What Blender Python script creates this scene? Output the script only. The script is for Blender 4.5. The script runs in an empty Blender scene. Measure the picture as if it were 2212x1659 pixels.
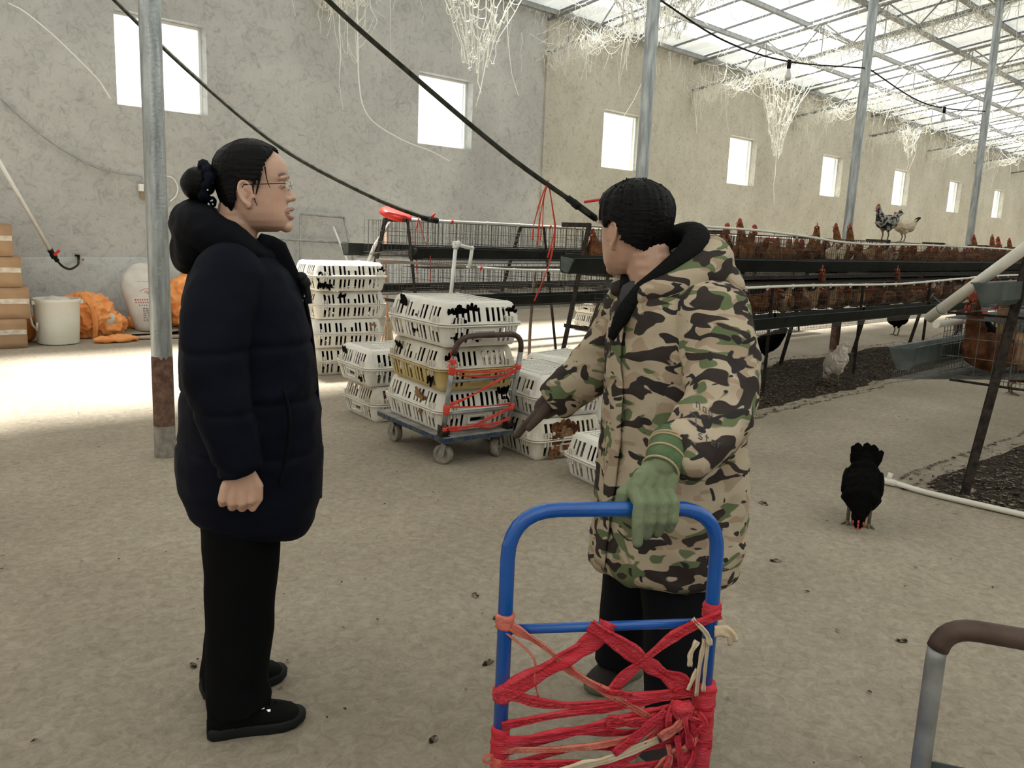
import bpy, bmesh, math, random
import numpy as np
from mathutils import Vector, Matrix, noise
random.seed(7); rng = np.random.default_rng(7)
PI = math.pi
S = bpy.context.scene
COL = S.collection

# ---------------------------------------------------------------- camera, sky, light, exposure
cam = bpy.data.cameras.new('camera'); cam.sensor_width = 36.0; cam.lens = 1800/2212*36
cam.clip_start = 0.05; cam.clip_end = 300
co = bpy.data.objects.new('camera', cam); COL.objects.link(co); S.camera = co
TILT, YAW, ROLL = math.radians(10.347), math.radians(45.348), math.radians(2.348)
fh = Vector((math.cos(YAW), math.sin(YAW), 0)); rh = Vector((math.sin(YAW), -math.cos(YAW), 0)); up = Vector((0, 0, 1))
fw = math.cos(TILT)*fh - math.sin(TILT)*up; cu = math.sin(TILT)*fh + math.cos(TILT)*up
cx_ = math.cos(ROLL)*rh + math.sin(ROLL)*cu; cy_ = -(math.sin(ROLL)*rh - math.cos(ROLL)*cu)
m3 = Matrix((cx_, cy_, -fw)).transposed()
co.matrix_world = Matrix.Translation((0, 0, 1.4)) @ m3.to_4x4()

W = bpy.data.worlds.new('overcast_sky'); S.world = W; W.use_nodes = True
bg = W.node_tree.nodes['Background']; bg.inputs[0].default_value = (1.0, 1.0, 0.985, 1); bg.inputs[1].default_value = 1.3
sun = bpy.data.lights.new('hazy_sun', 'SUN'); sun.energy = 14.0; sun.angle = math.radians(10); sun.color = (1.0, 0.98, 0.93)
so = bpy.data.objects.new('hazy_sun', sun); COL.objects.link(so)
so.rotation_euler = Vector((-0.08, -0.23, -0.97)).to_track_quat('-Z', 'Y').to_euler()
S.view_settings.view_transform = 'Standard'; S.view_settings.look = 'None'
S.view_settings.exposure = 0.84; S.view_settings.gamma = 1.0; S.view_settings.use_curve_mapping = False

# ---------------------------------------------------------------- helpers: materials
def mat(name, col, rough=0.7, metal=0.0, col2=None, nscale=8.0, nstretch=(1, 1, 1), lo=0.35, hi=0.65, bump=0.0, bscale=30.0, bstretch=(1, 1, 1), spec=0.3, transl=0.0, detail=5.0):
    m = bpy.data.materials.new(name); m.use_nodes = True
    nt = m.node_tree; b = nt.nodes['Principled BSDF']
    b.inputs['Base Color'].default_value = (*col, 1); b.inputs['Roughness'].default_value = rough
    b.inputs['Metallic'].default_value = metal; b.inputs['Specular IOR Level'].default_value = spec
    def nz(scale, stretch, det=detail):
        tc = nt.nodes.new('ShaderNodeTexCoord'); mp = nt.nodes.new('ShaderNodeMapping'); mp.inputs['Scale'].default_value = stretch
        n = nt.nodes.new('ShaderNodeTexNoise'); n.inputs['Scale'].default_value = scale; n.inputs['Detail'].default_value = det
        nt.links.new(tc.outputs['Object'], mp.inputs[0]); nt.links.new(mp.outputs[0], n.inputs[0]); return n
    if col2 is not None:
        n = nz(nscale, nstretch); r = nt.nodes.new('ShaderNodeValToRGB')
        r.color_ramp.elements[0].position = lo; r.color_ramp.elements[1].position = hi
        r.color_ramp.elements[0].color = (*col, 1); r.color_ramp.elements[1].color = (*col2, 1)
        nt.links.new(n.outputs[0], r.inputs[0]); nt.links.new(r.outputs[0], b.inputs['Base Color'])
    if bump:
        n = nz(bscale, bstretch, 6.0); bp = nt.nodes.new('ShaderNodeBump'); bp.inputs['Strength'].default_value = bump; bp.inputs['Distance'].default_value = 0.02
        nt.links.new(n.outputs[0], bp.inputs['Height']); nt.links.new(bp.outputs[0], b.inputs['Normal'])
    if transl:
        t = nt.nodes.new('ShaderNodeBsdfTranslucent'); t.inputs[0].default_value = (*[min(1, c*1.1) for c in (col2 or col)], 1)
        mx = nt.nodes.new('ShaderNodeMixShader'); mx.inputs[0].default_value = transl
        o = nt.nodes['Material Output']
        nt.links.new(b.outputs[0], mx.inputs[1]); nt.links.new(t.outputs[0], mx.inputs[2]); nt.links.new(mx.outputs[0], o.inputs[0])
    return m

# ---------------------------------------------------------------- helpers: geometry collectors
class G:
    """collects verts/faces for ONE mesh"""
    def __init__(s): s.v = []; s.f = []
    def add(s, vs, fs):
        o = len(s.v); s.v += [tuple(v) for v in vs]; s.f += [tuple(i+o for i in f) for f in fs]; return s
    def box(s, c, d, M=None):
        x, y, z = d[0]/2, d[1]/2, d[2]/2
        vs = [Vector((a, b, e)) for e in (-z, z) for b in (-y, y) for a in (-x, x)]
        if M is not None: vs = [M @ v for v in vs]
        vs = [v+Vector(c) for v in vs]
        return s.add(vs, [(0, 2, 3, 1), (4, 5, 7, 6), (0, 1, 5, 4), (2, 6, 7, 3), (0, 4, 6, 2), (1, 3, 7, 5)])
    def bar(s, p, q, w, h, upv=(0, 0, 1)):
        p, q = Vector(p), Vector(q); d = (q-p); L = d.length; d.normalize(); u = Vector(upv)
        if abs(d.dot(u)) > .98: u = Vector((1, 0, 0))
        sd = d.cross(u).normalized(); u = sd.cross(d).normalized()
        M = Matrix((d, sd, u)).transposed()
        return s.box((p+q)/2, (L, w, h), M)
    def tube(s, pts, r, n=8, cap=True, closed=False):
        pts = [Vector(p) for p in pts]; k = len(pts)
        rs = r if isinstance(r, (list, tuple)) else [r]*k
        rings = []; pu = None
        for i, p in enumerate(pts):
            a = pts[(i-1) % k] if (i > 0 or closed) else pts[i]; b = pts[(i+1) % k] if (i < k-1 or closed) else pts[i]
            t = (b-a); t = t.normalized() if t.length > 1e-9 else Vector((0, 0, 1))
            if pu is None:
                pu = Vector((0, 0, 1)) if abs(t.z) < .9 else Vector((1, 0, 0))
            sd = t.cross(pu)
            if sd.length < 1e-6: sd = t.orthogonal()
            sd.normalize(); pu = sd.cross(t).normalized()
            rings.append([p+rs[i]*(math.cos(2*PI*j/n)*sd+math.sin(2*PI*j/n)*pu) for j in range(n)])
        vs = [v for rg in rings for v in rg]; fs = []
        for i in range(k if closed else k-1):
            for j in range(n):
                a = i*n+j; b = i*n+(j+1) % n; i2 = (i+1) % k
                fs.append((a, b, i2*n+(j+1) % n, i2*n+j))
        if cap and not closed:
            fs.append(tuple(range(n))[::-1]); fs.append(tuple((k-1)*n+j for j in range(n)))
        return s.add(vs, fs)
    def wire(s, p, q, r):
        return s.tube([p, q], r, 3, cap=False)
    def ell(s, c, rad, n=16, m=10, M=None):
        vs = []; fs = []
        for i in range(m+1):
            th = PI*i/m
            for j in range(n):
                ph = 2*PI*j/n
                v = Vector((rad[0]*math.sin(th)*math.cos(ph), rad[1]*math.sin(th)*math.sin(ph), rad[2]*math.cos(th)))
                if M is not None: v = M @ v
                vs.append(v+Vector(c))
        for i in range(m):
            for j in range(n):
                fs.append((i*n+j, (i+1)*n+j, (i+1)*n+(j+1) % n, i*n+(j+1) % n))
        return s.add(vs, fs)
    def rings(s, R, cap0=True, cap1=True):
        n = len(R[0]); vs = [v for r in R for v in r]; fs = []
        for i in range(len(R)-1):
            for j in range(n): fs.append((i*n+j, i*n+(j+1) % n, (i+1)*n+(j+1) % n, (i+1)*n+j))
        if cap0: fs.append(tuple(range(n))[::-1])
        if cap1: fs.append(tuple((len(R)-1)*n+j for j in range(n)))
        return s.add(vs, fs)
    def lathe(s, prof, c=(0, 0, 0), n=24, axis='z', M=None):
        R = []
        for r, z in prof:
            ring = []
            for j in range(n):
                a = 2*PI*j/n; v = Vector((r*math.cos(a), r*math.sin(a), z))
                if axis == 'x': v = Vector((v.z, v.x, v.y))
                if axis == 'y': v = Vector((v.y, v.z, v.x))
                if M is not None: v = M @ v
                ring.append(v+Vector(c))
            R.append(ring)
        return s.rings(R)
    def mesh(s, name):
        me = bpy.data.meshes.new(name); me.from_pydata(s.v, [], s.f)
        me.validate(); me.update(); return me

def fixn(me):
    bm = bmesh.new(); bm.from_mesh(me); bmesh.ops.remove_doubles(bm, verts=bm.verts, dist=1e-6)
    bmesh.ops.recalc_face_normals(bm, faces=bm.faces); bm.to_mesh(me); bm.free(); return me
def link(o, parent=None):
    COL.objects.link(o)
    if parent is not None: o.parent = parent
    return o
def obj(name, g, m, parent=None, smooth=False, fix=False, stuff=False, loc=None, rz=0.0):
    me = g if isinstance(g, bpy.types.Mesh) else g.mesh(name)
    if fix: fixn(me)
    if m is not None and not me.materials: me.materials.append(m)
    if smooth: me.shade_smooth() if smooth is True else me.set_sharp_from_angle(angle=smooth) or None
    if smooth and smooth is not True: pass
    o = link(bpy.data.objects.new(name, me), parent)
    if stuff: o['kind'] = 'stuff'
    if loc is not None: o.location = loc
    o.rotation_euler.z = rz
    return o
def tag(o, label, cat, group=None):
    o['label'] = label; o['category'] = cat
    if group: o['group'] = group
    return o
def struct(o): o['kind'] = 'structure'; return o
def thing(name, label, cat, loc=(0, 0, 0), rz=0.0, group=None):
    o = bpy.data.objects.new(name, None); o.empty_display_size = .1; link(o)
    o.location = loc; o.rotation_euler.z = rz
    return tag(o, label, cat, group)
KIDS = {}
def dup(src, loc, rz, label=None, group=None, recolor=None):
    """copy of a thing with copies of its parts (and theirs)"""
    r = src.copy(); COL.objects.link(r); r.location = loc; r.rotation_euler = (0, 0, rz)
    if label: r['label'] = label
    if group: r['group'] = group
    def rec(a, b):
        for ch in KID[a.name]:
            c = ch.copy(); COL.objects.link(c); c.parent = b
            if ch.name in KID: rec(ch, c)
    rec(src, r)
    if recolor: 
        for o in [r]:
            if o.type == 'MESH' and o.material_slots:
                o.material_slots[0].link = 'OBJECT'; o.material_slots[0].material = recolor
    return r
KID = {}
def note(root):
    """remember the children of a prototype so that dup() can copy them"""
    ch = [o for o in COL.objects if o.parent is root]; KID[root.name] = ch
    for c in ch:
        cc = [o for o in COL.objects if o.parent is c]
        if cc: KID[c.name] = cc
    return root
def remesh(g, name, vox, smooth=2, post=None):
    me = g.mesh(name+'_raw'); fixn(me)
    o = bpy.data.objects.new(name+'_raw', me); COL.objects.link(o)
    md = o.modifiers.new('r', 'REMESH'); md.mode = 'VOXEL'; md.voxel_size = vox; md.use_smooth_shade = True
    if smooth:
        ms = o.modifiers.new('s', 'SMOOTH'); ms.factor = 0.5; ms.iterations = smooth
    dg = bpy.context.evaluated_depsgraph_get(); dg.update()
    out = bpy.data.meshes.new_from_object(o.evaluated_get(dg)); out.name = name
    bpy.data.objects.remove(o); bpy.data.meshes.remove(me)
    out.shade_smooth()
    return out
def coords(me):
    a = np.empty(len(me.vertices)*3); me.vertices.foreach_get('co', a); return a.reshape(-1, 3)
def set_coords(me, a):
    me.vertices.foreach_set('co', a.ravel()); me.update()
def bez(pts, n=8):
    """Catmull-Rom through pts"""
    P = [Vector(p) for p in pts]; P = [2*P[0]-P[1]]+P+[2*P[-1]-P[-2]]; out = []
    for i in range(1, len(P)-2):
        for k in range(n):
            t = k/n; a, b, c, d = P[i-1], P[i], P[i+1], P[i+2]
            out.append(.5*((2*b)+(c-a)*t+(2*a-5*b+4*c-d)*t*t+(3*b-a-3*c+d)*t**3))
    out.append(P[-2]); return out
def arc_corner(p0, c, p1, n=6):
    """rounded corner as quadratic bezier"""
    p0, c, p1 = Vector(p0), Vector(c), Vector(p1)
    return [(1-t)**2*p0+2*t*(1-t)*c+t*t*p1 for t in [i/n for i in range(n+1)]]
# ---------------------------------------------------------------- materials
def wall_material():
    m = bpy.data.materials.new('plaster'); m.use_nodes = True; nt = m.node_tree; b = nt.nodes['Principled BSDF']; N = nt.nodes.new; L = nt.links.new
    b.inputs['Roughness'].default_value = .92; b.inputs['Specular IOR Level'].default_value = .15
    tc = N('ShaderNodeTexCoord'); sx = N('ShaderNodeSeparateXYZ'); L(tc.outputs['Object'], sx.inputs[0])
    n1 = N('ShaderNodeTexNoise'); n1.inputs['Scale'].default_value = .7; n1.inputs['Detail'].default_value = 8; n1.inputs['Roughness'].default_value = .65; L(tc.outputs['Object'], n1.inputs[0])
    # beige render begins beyond the joint at x = 11.2
    ad = N('ShaderNodeMath'); ad.operation = 'MULTIPLY_ADD'; ad.inputs[1].default_value = .25; L(n1.outputs[0], ad.inputs[0]); L(sx.outputs[0], ad.inputs[2])
    mr = N('ShaderNodeMapRange'); mr.inputs[1].default_value = 11.22; mr.inputs[2].default_value = 11.36; L(ad.outputs[0], mr.inputs[0])
    ra = N('ShaderNodeValToRGB'); ra.color_ramp.elements[0].position = .3; ra.color_ramp.elements[1].position = .7
    ra.color_ramp.elements[0].color = (.40, .395, .372, 1); ra.color_ramp.elements[1].color = (.58, .575, .54, 1)
    rb = N('ShaderNodeValToRGB'); rb.color_ramp.elements[0].position = .3; rb.color_ramp.elements[1].position = .7
    rb.color_ramp.elements[0].color = (.44, .41, .33, 1); rb.color_ramp.elements[1].color = (.60, .575, .485, 1)
    L(n1.outputs[0], ra.inputs[0]); L(n1.outputs[0], rb.inputs[0])
    mx = N('ShaderNodeMix'); mx.data_type = 'RGBA'; L(mr.outputs[0], mx.inputs[0]); L(ra.outputs[0], mx.inputs[6]); L(rb.outputs[0], mx.inputs[7])
    # trowel pits and cracks
    n2 = N('ShaderNodeTexNoise'); n2.inputs['Scale'].default_value = 9; n2.inputs['Detail'].default_value = 8; n2.inputs['Roughness'].default_value = .7; n2.inputs['Distortion'].default_value = 1.2; L(tc.outputs['Object'], n2.inputs[0])
    v = N('ShaderNodeTexNoise'); v.inputs['Scale'].default_value = 1.6; v.inputs['Detail'].default_value = 6; v.inputs['Distortion'].default_value = 1.6; L(tc.outputs['Object'], v.inputs[0])
    sb = N('ShaderNodeMath'); sb.operation = 'SUBTRACT'; sb.inputs[1].default_value = .5; L(v.outputs[0], sb.inputs[0])
    ab = N('ShaderNodeMath'); ab.operation = 'ABSOLUTE'; L(sb.outputs[0], ab.inputs[0])
    cr = N('ShaderNodeMapRange'); cr.inputs[1].default_value = 0; cr.inputs[2].default_value = .006; cr.inputs[3].default_value = .74; cr.inputs[4].default_value = 1.0; L(ab.outputs[0], cr.inputs[0])
    r2 = N('ShaderNodeValToRGB'); r2.color_ramp.elements[0].position = .3; r2.color_ramp.elements[1].position = .5; r2.color_ramp.elements[0].color = (.62, .62, .62, 1); r2.color_ramp.elements[1].color = (1, 1, 1, 1); L(n2.outputs[0], r2.inputs[0])
    m1 = N('ShaderNodeMix'); m1.data_type = 'RGBA'; m1.blend_type = 'MULTIPLY'; m1.inputs[0].default_value = .8; L(mx.outputs[2], m1.inputs[6]); L(r2.outputs[0], m1.inputs[7])
    m2 = N('ShaderNodeMix'); m2.data_type = 'RGBA'; m2.blend_type = 'MULTIPLY'; m2.inputs[0].default_value = .75; L(m1.outputs[2], m2.inputs[6]); L(cr.outputs[0], m2.inputs[7])
    L(m2.outputs[2], b.inputs['Base Color'])
    bp = N('ShaderNodeBump'); bp.inputs['Strength'].default_value = .55; bp.inputs['Distance'].default_value = .03; L(n2.outputs[0], bp.inputs['Height'])
    L(bp.outputs[0], b.inputs['Normal']); return m
def floor_material():
    m = bpy.data.materials.new('dusty_concrete'); m.use_nodes = True; nt = m.node_tree; b = nt.nodes['Principled BSDF']; N = nt.nodes.new; L = nt.links.new
    b.inputs['Roughness'].default_value = .8; b.inputs['Specular IOR Level'].default_value = .25
    tc = N('ShaderNodeTexCoord')
    def nz(s, d, ro=.6, di=0.0):
        n = N('ShaderNodeTexNoise'); n.inputs['Scale'].default_value = s; n.inputs['Detail'].default_value = d; n.inputs['Roughness'].default_value = ro; n.inputs['Distortion'].default_value = di
        L(tc.outputs['Object'], n.inputs[0]); return n
    n1 = nz(.9, 8, .62); n2 = nz(26, 8, .75, .8); n3 = nz(7, 6, .6)
    r1 = N('ShaderNodeValToRGB'); r1.color_ramp.elements[0].position = .3; r1.color_ramp.elements[1].position = .7
    r1.color_ramp.elements[0].color = (.315, .265, .20, 1); r1.color_ramp.elements[1].color = (.445, .385, .30, 1); L(n1.outputs[0], r1.inputs[0])
    r2 = N('ShaderNodeValToRGB'); r2.color_ramp.elements[0].position = .3; r2.color_ramp.elements[1].position = .62; r2.color_ramp.elements[0].color = (.5, .47, .43, 1); r2.color_ramp.elements[1].color = (1, 1, 1, 1); L(n2.outputs[0], r2.inputs[0])
    m1 = N('ShaderNodeMix'); m1.data_type = 'RGBA'; m1.blend_type = 'MULTIPLY'; m1.inputs[0].default_value = .8; L(r1.outputs[0], m1.inputs[6]); L(r2.outputs[0], m1.inputs[7])
    r3 = N('ShaderNodeValToRGB'); r3.color_ramp.elements[0].position = .26; r3.color_ramp.elements[1].position = .34; r3.color_ramp.elements[0].color = (.55, .5, .45, 1); r3.color_ramp.elements[1].color = (1, 1, 1, 1); L(n3.outputs[0], r3.inputs[0])
    m2 = N('ShaderNodeMix'); m2.data_type = 'RGBA'; m2.blend_type = 'MULTIPLY'; m2.inputs[0].default_value = .8; L(m1.outputs[2], m2.inputs[6]); L(r3.outputs[0], m2.inputs[7])
    L(m2.outputs[2], b.inputs['Base Color'])
    bp = N('ShaderNodeBump'); bp.inputs['Strength'].default_value = .5; bp.inputs['Distance'].default_value = .012; L(n2.outputs[0], bp.inputs['Height'])
    b2 = N('ShaderNodeBump'); b2.inputs['Strength'].default_value = .4; b2.inputs['Distance'].default_value = .03; L(n3.outputs[0], b2.inputs['Height']); L(bp.outputs[0], b2.inputs['Normal'])
    L(b2.outputs[0], b.inputs['Normal']); return m
def camo_material():
    m = bpy.data.materials.new('camouflage_cloth'); m.use_nodes = True; nt = m.node_tree; b = nt.nodes['Principled BSDF']; N = nt.nodes.new; L = nt.links.new
    b.inputs['Roughness'].default_value = .85; b.inputs['Specular IOR Level'].default_value = .15
    tc = N('ShaderNodeTexCoord')
    def patch(off, scale, thr):
        mp = N('ShaderNodeMapping'); mp.inputs['Location'].default_value = off; mp.inputs['Scale'].default_value = (1, 1, 1.9)
        n = N('ShaderNodeTexNoise'); n.inputs['Scale'].default_value = scale; n.inputs['Detail'].default_value = 1.3; n.inputs['Distortion'].default_value = .9
        L(tc.outputs['Object'], mp.inputs[0]); L(mp.outputs[0], n.inputs[0])
        r = N('ShaderNodeMapRange'); r.inputs[1].default_value = thr-.006; r.inputs[2].default_value = thr+.006; L(n.outputs[0], r.inputs[0]); return r
    cur = (.45, .37, .27, 1); prev = None
    for off, sc, thr, c in (((3, 1, 2), 9.5, .55, (.36, .27, .19, 1)), ((7, 4, 1), 9, .575, (.125, .155, .075, 1)), ((1, 9, 5), 9.5, .56, (.04, .03, .027, 1)), ((5, 2, 8), 12, .63, (.03, .026, .026, 1))):
        mx = N('ShaderNodeMix'); mx.data_type = 'RGBA'; p = patch(off, sc, thr); L(p.outputs[0], mx.inputs[0])
        if prev is None: mx.inputs[6].default_value = cur
        else: L(prev.outputs[2], mx.inputs[6])
        mx.inputs[7].default_value = c; prev = mx
    L(prev.outputs[2], b.inputs['Base Color'])
    n = N('ShaderNodeTexNoise'); n.inputs['Scale'].default_value = 14; n.inputs['Detail'].default_value = 5; L(tc.outputs['Object'], n.inputs[0])
    bp = N('ShaderNodeBump'); bp.inputs['Strength'].default_value = .35; bp.inputs['Distance'].default_value = .015; L(n.outputs[0], bp.inputs['Height']); L(bp.outputs[0], b.inputs['Normal'])
    return m
def skin_material():
    m = bpy.data.materials.new('skin'); m.use_nodes = True; nt = m.node_tree; b = nt.nodes['Principled BSDF']; N = nt.nodes.new; L = nt.links.new
    a = N('ShaderNodeAttribute'); a.attribute_name = 'tone'; L(a.outputs[0], b.inputs['Base Color'])
    b.inputs['Roughness'].default_value = .42; b.inputs['Specular IOR Level'].default_value = .45
    b.inputs['Subsurface Weight'].default_value = .12; b.inputs['Subsurface Radius'].default_value = (.012, .004, .002); b.inputs['Subsurface Scale'].default_value = .6
    tc = N('ShaderNodeTexCoord'); n = N('ShaderNodeTexNoise'); n.inputs['Scale'].default_value = 160; L(tc.outputs['Object'], n.inputs[0])
    bp = N('ShaderNodeBump'); bp.inputs['Strength'].default_value = .12; bp.inputs['Distance'].default_value = .004; L(n.outputs[0], bp.inputs['Height']); L(bp.outputs[0], b.inputs['Normal']); return m
def roof_material(k=.06):
    m = bpy.data.materials.new('translucent_roof_sheet'); m.use_nodes = True; nt = m.node_tree; N = nt.nodes.new; L = nt.links.new
    b = nt.nodes['Principled BSDF']; b.inputs['Base Color'].default_value = (.84, .88, .88, 1); b.inputs['Roughness'].default_value = .45
    t = N('ShaderNodeBsdfTranslucent'); tc = N('ShaderNodeTexCoord'); n = N('ShaderNodeTexNoise'); n.inputs['Scale'].default_value = .8; n.inputs['Detail'].default_value = 5
    mp = N('ShaderNodeMapping'); mp.inputs['Scale'].default_value = (3.0, .6, 1); L(tc.outputs['Object'], mp.inputs[0]); L(mp.outputs[0], n.inputs[0])
    r = N('ShaderNodeValToRGB'); r.color_ramp.elements[0].position = .38; r.color_ramp.elements[1].position = .6
    r.color_ramp.elements[0].color = (.66, .72, .72, 1); r.color_ramp.elements[1].color = (.93, .97, .97, 1); L(n.outputs[0], r.inputs[0]); L(r.outputs[0], t.inputs[0])
    mx = N('ShaderNodeMixShader'); mx.inputs[0].default_value = k; L(b.outputs[0], mx.inputs[1]); L(t.outputs[0], mx.inputs[2]); L(mx.outputs[0], nt.nodes['Material Output'].inputs[0])
    return m
M = {}
M['wall'] = wall_material(); M['floor'] = floor_material(); M['camo'] = camo_material(); M['skin'] = skin_material(); M['roof'] = roof_material(); M['seam'] = mat('grey_seam', (.2, .205, .205), .7); M['roof_unseen_fill'] = roof_material(.15)
M['galv'] = mat('galvanised_steel', (.29, .31, .315), .36, .75, (.50, .53, .535), 30, (1, 1, .15), bump=.12, bscale=60)
M['galv_dull'] = mat('weathered_steel', (.27, .275, .27), .6, .3, (.38, .385, .37), 12, bump=.1)
M['rust'] = mat('rusty_band', (.10, .05, .035), .85, .1, (.2, .12, .085), 25, bump=.4, bscale=80)
M['mud'] = mat('mud_splashed_steel', (.2, .18, .15), .9, .1, (.34, .31, .27), 25, bump=.3, bscale=60)
M['black_hose'] = mat('black_rubber_hose', (.020, .022, .016), .75, col2=(.05, .05, .038), nscale=20, spec=.12)
M['black'] = mat('black_plastic', (.008, .008, .008), .6, spec=.2)
M['trough'] = mat('black_feed_trough', (.010, .012, .011), .55, col2=(.022, .025, .022), nscale=6, spec=.25, bump=.05)
M['trough_grey'] = mat('grey_trough_end', (.045, .055, .051), .5, col2=(.085, .10, .093), nscale=10)
M['angle'] = mat('dark_angle_iron', (.017, .013, .011), .75, .2, (.05, .038, .03), 30, bump=.3, bscale=70)
M['wire'] = mat('galvanised_wire', (.10, .10, .095), .55, .4, (.2, .2, .19), 20)
M['wire_dark'] = mat('grimy_wire', (.05, .047, .04), .6, .3, (.1, .095, .085), 20)
M['pvc'] = mat('cream_pvc', (.66, .63, .54), .45, col2=(.76, .73, .65), nscale=6)
M['pvc_white'] = mat('white_pvc', (.78, .78, .74), .4, col2=(.7, .69, .64), nscale=8)
M['red'] = mat('red_plastic', (.6, .03, .02), .4)
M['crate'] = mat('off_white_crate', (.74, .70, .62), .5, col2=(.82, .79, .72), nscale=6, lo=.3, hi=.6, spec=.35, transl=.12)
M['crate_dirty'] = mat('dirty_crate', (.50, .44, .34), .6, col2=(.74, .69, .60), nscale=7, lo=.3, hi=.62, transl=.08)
M['crate_yellow'] = mat('yellowed_crate', (.50, .36, .12), .5, col2=(.64, .50, .24), nscale=6, transl=.1)
M['deck'] = mat('worn_grey_deck', (.20, .19, .17), .75, col2=(.33, .31, .28), nscale=14, bump=.15)
M['blue_worn'] = mat('worn_blue_rim', (.012, .036, .08), .55, col2=(.075, .075, .07), nscale=26, lo=.45, hi=.6, bump=.15)
M['blue'] = mat('glossy_blue_paint', (.002, .072, .33), .2, spec=.6, col2=(.003, .09, .38), nscale=10, bump=.04, bscale=90)
M['tyre'] = mat('dusty_tyre', (.2, .17, .14), .9, col2=(.32, .28, .235), nscale=20, bump=.2)
M['brown_tube'] = mat('brown_painted_tube', (.05, .03, .022), .5, .2, (.09, .058, .045), 18, bump=.1)
M['grey_tube'] = mat('worn_grey_tube', (.2, .205, .2), .5, .5, (.36, .37, .365), 14, bump=.1)
M['ribbon'] = mat('red_plastic_ribbon', (.62, .018, .035), .5, col2=(.74, .06, .08), nscale=14, nstretch=(1, 1, 6), spec=.3, bump=.5, bscale=70, bstretch=(1, 1, 5), transl=.12)
M['ribbon_pale'] = mat('faded_red_ribbon', (.66, .12, .09), .55, col2=(.74, .26, .18), nscale=20, bump=.4, bscale=70, transl=.12)
M['twine'] = mat('coral_twine', (.75, .06, .035), .5, col2=(.8, .12, .08), nscale=20, transl=.15)
M['straw'] = mat('dry_straw', (.66, .5, .32), .7, col2=(.74, .6, .42), nscale=40, transl=.1)
M['card'] = mat('brown_cardboard', (.33, .205, .115), .8, col2=(.40, .26, .155), nscale=4)
M['card_old'] = mat('old_cardboard', (.22, .165, .115), .85, col2=(.33, .26, .19), nscale=5)
M['tape'] = mat('clear_packing_tape', (.5, .42, .33), .22, col2=(.66, .6, .52), nscale=18, spec=.7, bump=.5, bscale=40)
M['bucket'] = mat('white_bucket', (.74, .73, .66), .45, col2=(.68, .66, .56), nscale=3, transl=.1)
M['orange'] = mat('orange_woven_sack', (.72, .24, .06), .65, col2=(.78, .33, .11), nscale=6, bump=.4, bscale=16)
M['sack'] = mat('white_feed_sack', (.52, .48, .43), .7, col2=(.62, .58, .53), nscale=5, bump=.3, bscale=12)
M['ink_red'] = mat('red_print', (.42, .09, .07), .7); M['ink_dark'] = mat('dark_print', (.10, .09, .09), .7)
M['white'] = mat('white_paint', (.78, .78, .76), .6)
M['navy'] = mat('navy_nylon', (.0022, .003, .008), .7, col2=(.0034, .0045, .011), nscale=5, spec=.1, bump=.35, bscale=9)
M['navy_hood'] = mat('black_navy_hood', (.002, .0023, .0045), .7, spec=.1, bump=.3, bscale=10)
M['black_cloth'] = mat('black_trousers', (.003, .003, .0035), .85, spec=.08, bump=.25, bscale=8)
M['black_denim'] = mat('dark_trousers', (.0065, .007, .009), .85, spec=.1, bump=.3, bscale=9)
M['shoe'] = mat('black_suede', (.004, .004, .004), .8, spec=.1)
M['sole'] = mat('dark_grey_sole', (.009, .011, .011), .7, spec=.2, bump=.1)
M['sole_green'] = mat('olive_sole', (.13, .14, .09), .7)
M['shoe_brown'] = mat('dark_brown_shoe', (.018, .012, .012), .7)
M['hair'] = mat('black_hair', (.002, .0018, .0018), .5, col2=(.0045, .004, .004), nscale=50, nstretch=(.3, 3, 3), spec=.12, bump=.3, bscale=120, bstretch=(.12, 1, 1))
M['glove'] = mat('green_rubber_glove', (.155, .188, .105), .62, col2=(.20, .235, .14), nscale=10, bump=.2, bscale=30)
M['glove_dark'] = mat('green_knit_cuff', (.07, .12, .055), .75, col2=(.1, .155, .07), nscale=30, bump=.3, bscale=60)
M['glove_brown'] = mat('brown_glove', (.05, .033, .026), .8, col2=(.09, .06, .045), nscale=12)
M['knit'] = mat('tan_band', (.42, .32, .2), .8)
M['fleece'] = mat('black_fleece', (.008, .008, .008), .9, spec=.1, bump=.5, bscale=80)
M['grey_cloth'] = mat('grey_scarf', (.05, .05, .055), .85)
M['tooth'] = mat('tooth', (.72, .7, .64), .3)
M['eye_white'] = mat('eye_white', (.55, .53, .5), .25); M['iris'] = mat('dark_iris', (.008, .005, .004), .2)
M['steel'] = mat('silver_wire', (.6, .6, .6), .25, .9)
gl = bpy.data.materials.new('spectacle_lens'); gl.use_nodes = True
_n = gl.node_tree.nodes; _t = _n.new('ShaderNodeBsdfTransparent'); _g = _n.new('ShaderNodeBsdfGlossy'); _g.inputs['Roughness'].default_value = .02
_m = _n.new('ShaderNodeMixShader'); _f = _n.new('ShaderNodeFresnel'); _f.inputs[0].default_value = 1.18
_m.inputs[0].default_value = .07; gl.node_tree.links.new(_t.outputs[0], _m.inputs[1]); gl.node_tree.links.new(_g.outputs[0], _m.inputs[2]); gl.node_tree.links.new(_m.outputs[0], _n['Material Output'].inputs[0])
M['lens'] = gl
M['hen_brown'] = mat('brown_feathers', (.11, .042, .017), .8, col2=(.25, .115, .05), nscale=16, bump=.7, bscale=45, spec=.1)
M['hen_buff'] = mat('buff_feathers', (.22, .12, .06), .8, col2=(.42, .27, .16), nscale=16, bump=.7, bscale=45, spec=.1)
M['hen_dark'] = mat('dark_brown_feathers', (.06, .023, .012), .8, col2=(.17, .07, .032), nscale=18, bump=.7, bscale=45, spec=.1)
M['hen_black'] = mat('black_feathers', (.0022, .002, .002), .8, spec=.05, bump=.5, bscale=50)
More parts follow.
